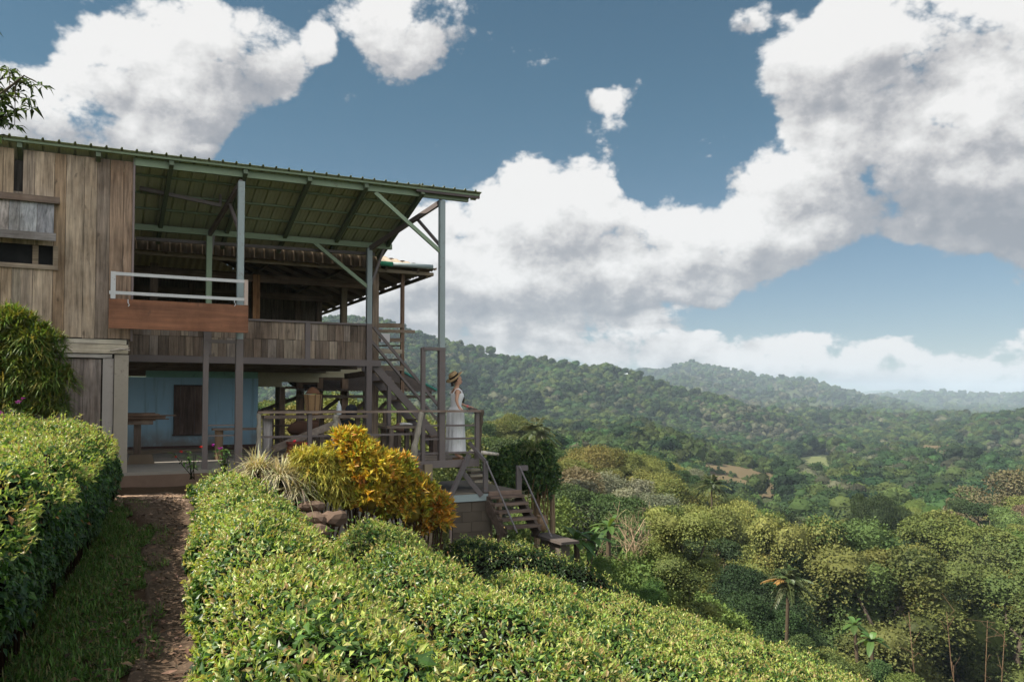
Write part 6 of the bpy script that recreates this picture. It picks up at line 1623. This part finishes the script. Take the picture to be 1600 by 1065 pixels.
# palms and bananas
def palm(px, pyt, Y, Ln, label, seed, cols, n=26, name='palm_tree', wdt=.06, h=None):
    r = np.random.default_rng(seed); c = at(px, pyt, Y); g = gz(c[0], c[1]); b = np.array([c[0], c[1], g - .2]); root = empty(name, b, label, 'palm' if name == 'palm_tree' else 'banana plant')
    part('trunk', MB().tube([b, (b + c) / 2 + r.normal(size=3) * .1, c], [.10, .085, .08], 8, (.8, .75, .65), wob=.1), 'bark', root); fr_ = MB()
    for k in range(n):
        an = k * 2.4 + r.normal() * .2; el = r.uniform(-.4, 1.3); d = np.array([math.cos(an) * math.cos(el), math.sin(an) * math.cos(el), math.sin(el)]); L_ = Ln * r.uniform(.8, 1.1); s = np.linspace(0, 1, 9)[:, None]
        spine = c + d * L_ * s + np.array([0, 0, -1.]) * L_ * .45 * s * s; dd = unit(np.gradient(spine, axis=0)); sd_ = unit(np.cross(dd, [0, 0, 1.]))
        col = pal(cols, 1, .15, r)[0]
        if name == 'palm_tree':
            for sg in (-1, 1):
                m = 26; tt = r.uniform(.12, 1, m); P_ = np.stack([np.interp(tt, s[:, 0], spine[:, i]) for i in range(3)], 1); D_ = unit(np.stack([np.interp(tt, s[:, 0], (sd_ * sg * .8 + dd * .7 - np.array([0, 0, .35]))[:, i]) for i in range(3)], 1))
                kites(fr_, P_, D_, np.tile([0, 0, 1.], (m, 1)), L_ * .34 * (1 - .6 * tt), wdt * np.ones(m), np.tile(col, (m, 1)) * r.uniform(.7, 1.3, (m, 1)))
            fr_.tube(spine, [.02] * 9, 4, col)
        else:
            w_ = wdt * np.sin(np.pi * np.clip(s[:, 0] * .93 + .07, 0, 1)) ** .6; l_, r_ = spine + sd_ * w_[:, None] - np.array([0, 0, .0]), spine - sd_ * w_[:, None]
            vv = np.stack([l_ + np.array([0, 0, .06]) * w_[:, None] * 4, spine, r_ + np.array([0, 0, .06]) * w_[:, None] * 4], 1).reshape(-1, 3); i = np.arange(8) * 3
            fr_.add(vv, np.concatenate([np.stack([i, i + 1, i + 4, i + 3], 1), np.stack([i + 1, i + 2, i + 5, i + 4], 1)]), col)
    fr_.build('fronds', M['shrub_leaves'], root)
PC = [(.10, .14, .05), (.14, .17, .07), (.08, .11, .04)]
palm(1112, 757, 82, 1.9, 'palm with a round head below the bare red soil clearing', 95, PC, 34)
palm(1232, 908, 38, 1.15, 'palm near the slope foot with a dry orange frond, left of the thicket', 96, PC * 3 + [(.34, .20, .07)], 30)
palm(838, 672, 60, 1.8, 'small palm head just right of the large olive tree', 97, [(.14, .16, .07)], 26)
BC = [(.08, .15, .035), (.11, .19, .05), (.06, .11, .03)]
for i, (px, py, Y, lab) in enumerate([(925, 845, 25, 'banana plant with broad leaves past the stone slab'), (952, 822, 29, 'taller banana plant behind the other beside the bare tree'), (900, 842, 24, 'low banana plant touching the stone slab'), (1335, 975, 38, 'banana plant at the foot of the thicket on the right'), (1362, 1000, 36, 'small banana plant with a red bloom at the slope foot')]):
    palm(px, py, Y, 0.8 if Y < 30 else .75, lab, 100 + i, BC, 11, 'banana_plant', .12 if Y < 30 else .15)
for i, (px, y0, y1, lean) in enumerate([(1505, 1035, 955, -26), (1538, 1040, 968, 5), (1556, 1030, 985, 14), (1440, 1000, 955, -20)]):
    Y = 44.; a = at(px, y0, Y); b = at(px + lean, y1, Y); a = a.copy(); a[2] = min(a[2], gz(a[0], a[1]))
    rq = np.random.default_rng(500 + i); mbs = MB(); mbs.tube([a, a * .6 + b * .4 + rq.normal(size=3) * .12, a * .3 + b * .7 + rq.normal(size=3) * .12, b], [.04, .035, .025, .012], 6, (1.3, 1.05, .8), wob=.3)
    for _ in range(9):
        s_ = rq.uniform(.4, 1); p_ = a + (b - a) * s_; mbs.tube([p_, p_ + rq.normal(size=3) * .25 + W * .2, p_ + rq.normal(size=3) * .4 + W * .45], [.018, .012, .005], 4, (1.4, 1.1, .85))
    o = mbs.build('dead_sapling', M['bark'], None, True, origin=a); tag(o, 'thin dead pale sapling, ' + ['leaning most, left of the group', 'upright in the middle of the group', 'leaning right beside the upright one', 'farthest left, above the banana plants'][i], 'sapling', 'dead saplings at the foot of the thicket')

# ================================================================ verge grass, litter, gravel
r = np.random.default_rng(120); n = 60000
q = r.uniform(-1.0, -.16, n); t = r.uniform(1.6, 12.4, n); keepg = (fbm(q * 3, t * 1.2, 3) > -.40 + (q + .62) * 1.35); q, t = q[keepg], t[keepg]; n = len(q); X, Y = qt(q, t); P_ = np.stack([X, Y, ground(X, Y) + .015], 1)
el = r.uniform(.5, 1.4, n); az_ = r.uniform(0, 6.28, n); Dr = np.stack([np.cos(az_) * np.cos(el), np.sin(az_) * np.cos(el), np.sin(el)], 1)
mb = MB(); blades(mb, P_, Dr, r.uniform(.03, .11, n), .007 * np.ones(n), r.uniform(.2, .7, n), pal([(.07, .15, .025), (.10, .20, .035), (.05, .10, .02), (.16, .15, .06)], n, .2, r), 2)
o = mb.build('grass', M['shrub_leaves']); tag(o, 'short green grass growing on the bank left of the dirt path', 'grass', kind='stuff')
n = 1500; q = r.normal(-.15, .24, n); t = r.uniform(1.2, 13, n); X, Y = qt(q, t); P_ = np.stack([X, Y, ground(X, Y) + r.uniform(.045, .075, n)], 1); az_ = r.uniform(0, 6.28, n)
Dr = unit(np.stack([np.cos(az_), np.sin(az_), r.normal(size=n) * .15], 1)); mb = MB(); leaves(mb, P_, Dr, unit(np.array([0, 0, 1.]) + r.normal(size=(n, 3)) * .25), r.uniform(.03, .085, n), r.uniform(.015, .035, n), r.uniform(-.2, .3, n), pal([(.10, .062, .04), (.07, .045, .03), (.16, .105, .07), (.05, .035, .025)], n, .2, r))
o = mb.build('leaf_litter', M['cloth']); tag(o, 'dry brown fallen leaves scattered along the dirt path', 'leaves', kind='stuff')
# flat stones at the head of the path
def slabstone(px, py, wpx, label, seed):
    w0 = at(px, py, 11.6 if py > 775 else 12.6); w0[2] = gz(w0[0], w0[1]) + .045; r = np.random.default_rng(seed); an = np.sort(r.uniform(0, 6.28, 9)); k = r.uniform(.7, 1.1, 9); hw_ = wpx / FPX * 12 / 2
    ring = lambda s, z: np.array([w0 + np.array([math.cos(a) * hw_ * kk * s, math.sin(a) * .12 * kk * s, z]) for a, kk in zip(an, k)])
    o = MB().loft([ring(1, -.05), ring(1, .0), ring(.9, .018)], (2.2, 1.9, 1.6)).build('flat_stone', M['stone'], None, origin=w0 - W * .05); tag(o, label, 'stone', 'flat stones at the head of the path')
slabstone(212, 795, 60, 'long flat stone crossing the left half of the path head', 1); slabstone(262, 803, 56, 'flat stone crossing the right half of the path head', 2); slabstone(272, 779, 26, 'small pale stone against the right hedge at the path head', 3)

# ================================================================ marks of people in the valley
def drape(name, px0, px1, Y0, Y1, mat, lift=.5, n=30, shape=None):
    P_, Q_ = np.meshgrid(np.linspace(px0, px1, n), np.linspace(Y0, Y1, n), indexing='ij'); X = (P_ - 800) / FPX * Q_; Z = ground(X, Q_) + lift
    i = np.arange(n - 1)[:, None]; j = np.arange(n - 1)[None]; F = np.stack([i * n + j, (i + 1) * n + j, (i + 1) * n + j + 1, i * n + j + 1], -1).reshape(-1, 4)
    a = (P_ - (px0 + px1) / 2) / (px1 - px0) * 2; b = (Q_ - (Y0 + Y1) / 2) / (Y1 - Y0) * 2; ok = ((np.abs(a) ** 2.6 + np.abs(b) ** 2.6) + .35 * fbm(X / 9, Q_ / 9, 2) < 1).ravel()
    F = F[ok[F].all(1)]; o = MB().add(np.stack([X, Q_, Z], -1).reshape(-1, 3), F).build(name, M[mat], None, True); tag(o, kind='structure'); return o
plain('red_soil', (.125, .095, .05), .95, .1, nscale=.08, var=.3, dirt=(.10, .12, .05), dirt_amt=.6)
drape('field', 1098, 1215, 238, 292, 'red_soil', .4)
def terr():
    m, t, out = new_mat('terraces'); pos = t.node('ShaderNodeNewGeometry').outputs['Position']
    w1 = t.node('ShaderNodeTexWave', {'Vector': t.node('ShaderNodeVectorRotate', {'Vector': pos, 'Angle': .5}, rotation_type='Z_AXIS').outputs[0], 'Scale': .055, 'Distortion': 3.0, 'Detail Scale': .4}, bands_direction='Y').outputs['Fac']
    c = t.mix(t.mr(w1, .35, .6), (.17, .16, .065), (.085, .12, .045)); bsdf(t, out, c, .95, .1)
terr(); drape('field', 1243, 1302, 325, 470, 'terraces', .6)
drape('field', 1440, 1484, 445, 470, 'red_soil', 9.0)
hc = at(972, 583, 755); hz = gz(hc[0], hc[1])
hut = empty('hill_hut', (hc[0], hc[1], hz), 'tiny hut with a pale metal roof on the crest of the near hill', 'hut')
mb = MB(); zr_ = at(972, 583, 755)[2]
part('roof', MB().hexa([np.array([hc[0] + x, hc[1] + y, zr_ + z]) for x, y, z in ((-5, -3, -.8), (5, -3, -.8), (5, 3, .6), (-5, 3, .6), (-5, -3, -.6), (5, -3, -.6), (5, 3, .8), (-5, 3, .8))], (.75, .82, .85)), 'any_paint', hut)
part('wall', MB().hexa([np.array([hc[0] + x, hc[1] + y, z]) for z in (hz - 1, zr_ - .7) for x, y in ((-4, -2, ), (4, -2), (4, 2), (-4, 2))], (.3, .28, .25)), 'any_paint', hut)
# young trees in rows on the bare soil
for i in range(15):
    cx_, ry_ = i % 5, i // 5; p_ = at(1108 + cx_ * 23 + (i * 7 % 9), 0, 246 + ry_ * 17 + (i * 5 % 7))
    tree(('bush', 'mid'), p_[0], p_[1], 1.8 + (i * 3 % 4) * .35, 1.0, 'small orchard bush, ' + ['leftmost', 'second from left', 'middle one', 'second from right', 'rightmost'][cx_] + ' in the ' + ['front', 'middle', 'back'][ry_] + ' row on the bare soil', 'orchard bushes on the bare soil', 'bush')
# gravel by the doorstep
r = np.random.default_rng(131); mb = MB(); v_i, f_i = ico()
for k in range(420):
    q_, t_ = r.uniform(-.9, .2), 12.9 - abs(r.normal()) * .7; x, y = qt(q_, t_); s_ = r.uniform(.008, .026); mb.add(np.array([x, y, gz(x, y) + .045]) + v_i * s_ * np.array([1.3, 1, .6]), f_i, np.array([1.6, 1.45, 1.3]) * r.uniform(.5, 1.2))
o = mb.build('gravel', M['stone']); tag(o, 'grey gravel scattered below the step at the head of the path', 'gravel', kind='stuff')
# ================================================================ haze
def haze():
    mb = MB()
    x0, x1, y0, y1, z0, z1 = -14500, 14500, -600, 14200, -420, 125
    zmin = float(min(v.co.z for v in bpy.data.meshes['ground'].vertices)); z0 = zmin - 1
    x0, x1, y0, y1 = -6350, 6350, -6350, 6350
    mb.hexa([(x0, y0, z0), (x1, y0, z0), (x1, y1, z0), (x0, y1, z0), (x0, y0, z1), (x1, y0, z1), (x1, y1, z1), (x0, y1, z1)])
    o = mb.build('haze'); tag(o, kind='stuff')
    m, t, out = new_mat('haze')
    v = t.node('ShaderNodeVolumePrincipled', {'Color': (.70, .86, 1, 1), 'Density': HAZE, 'Anisotropy': 0.0})
    t.l.new(v.outputs[0], out.inputs['Volume'])
    o.data.materials.append(m)
HAZE = 2.2e-4
haze()
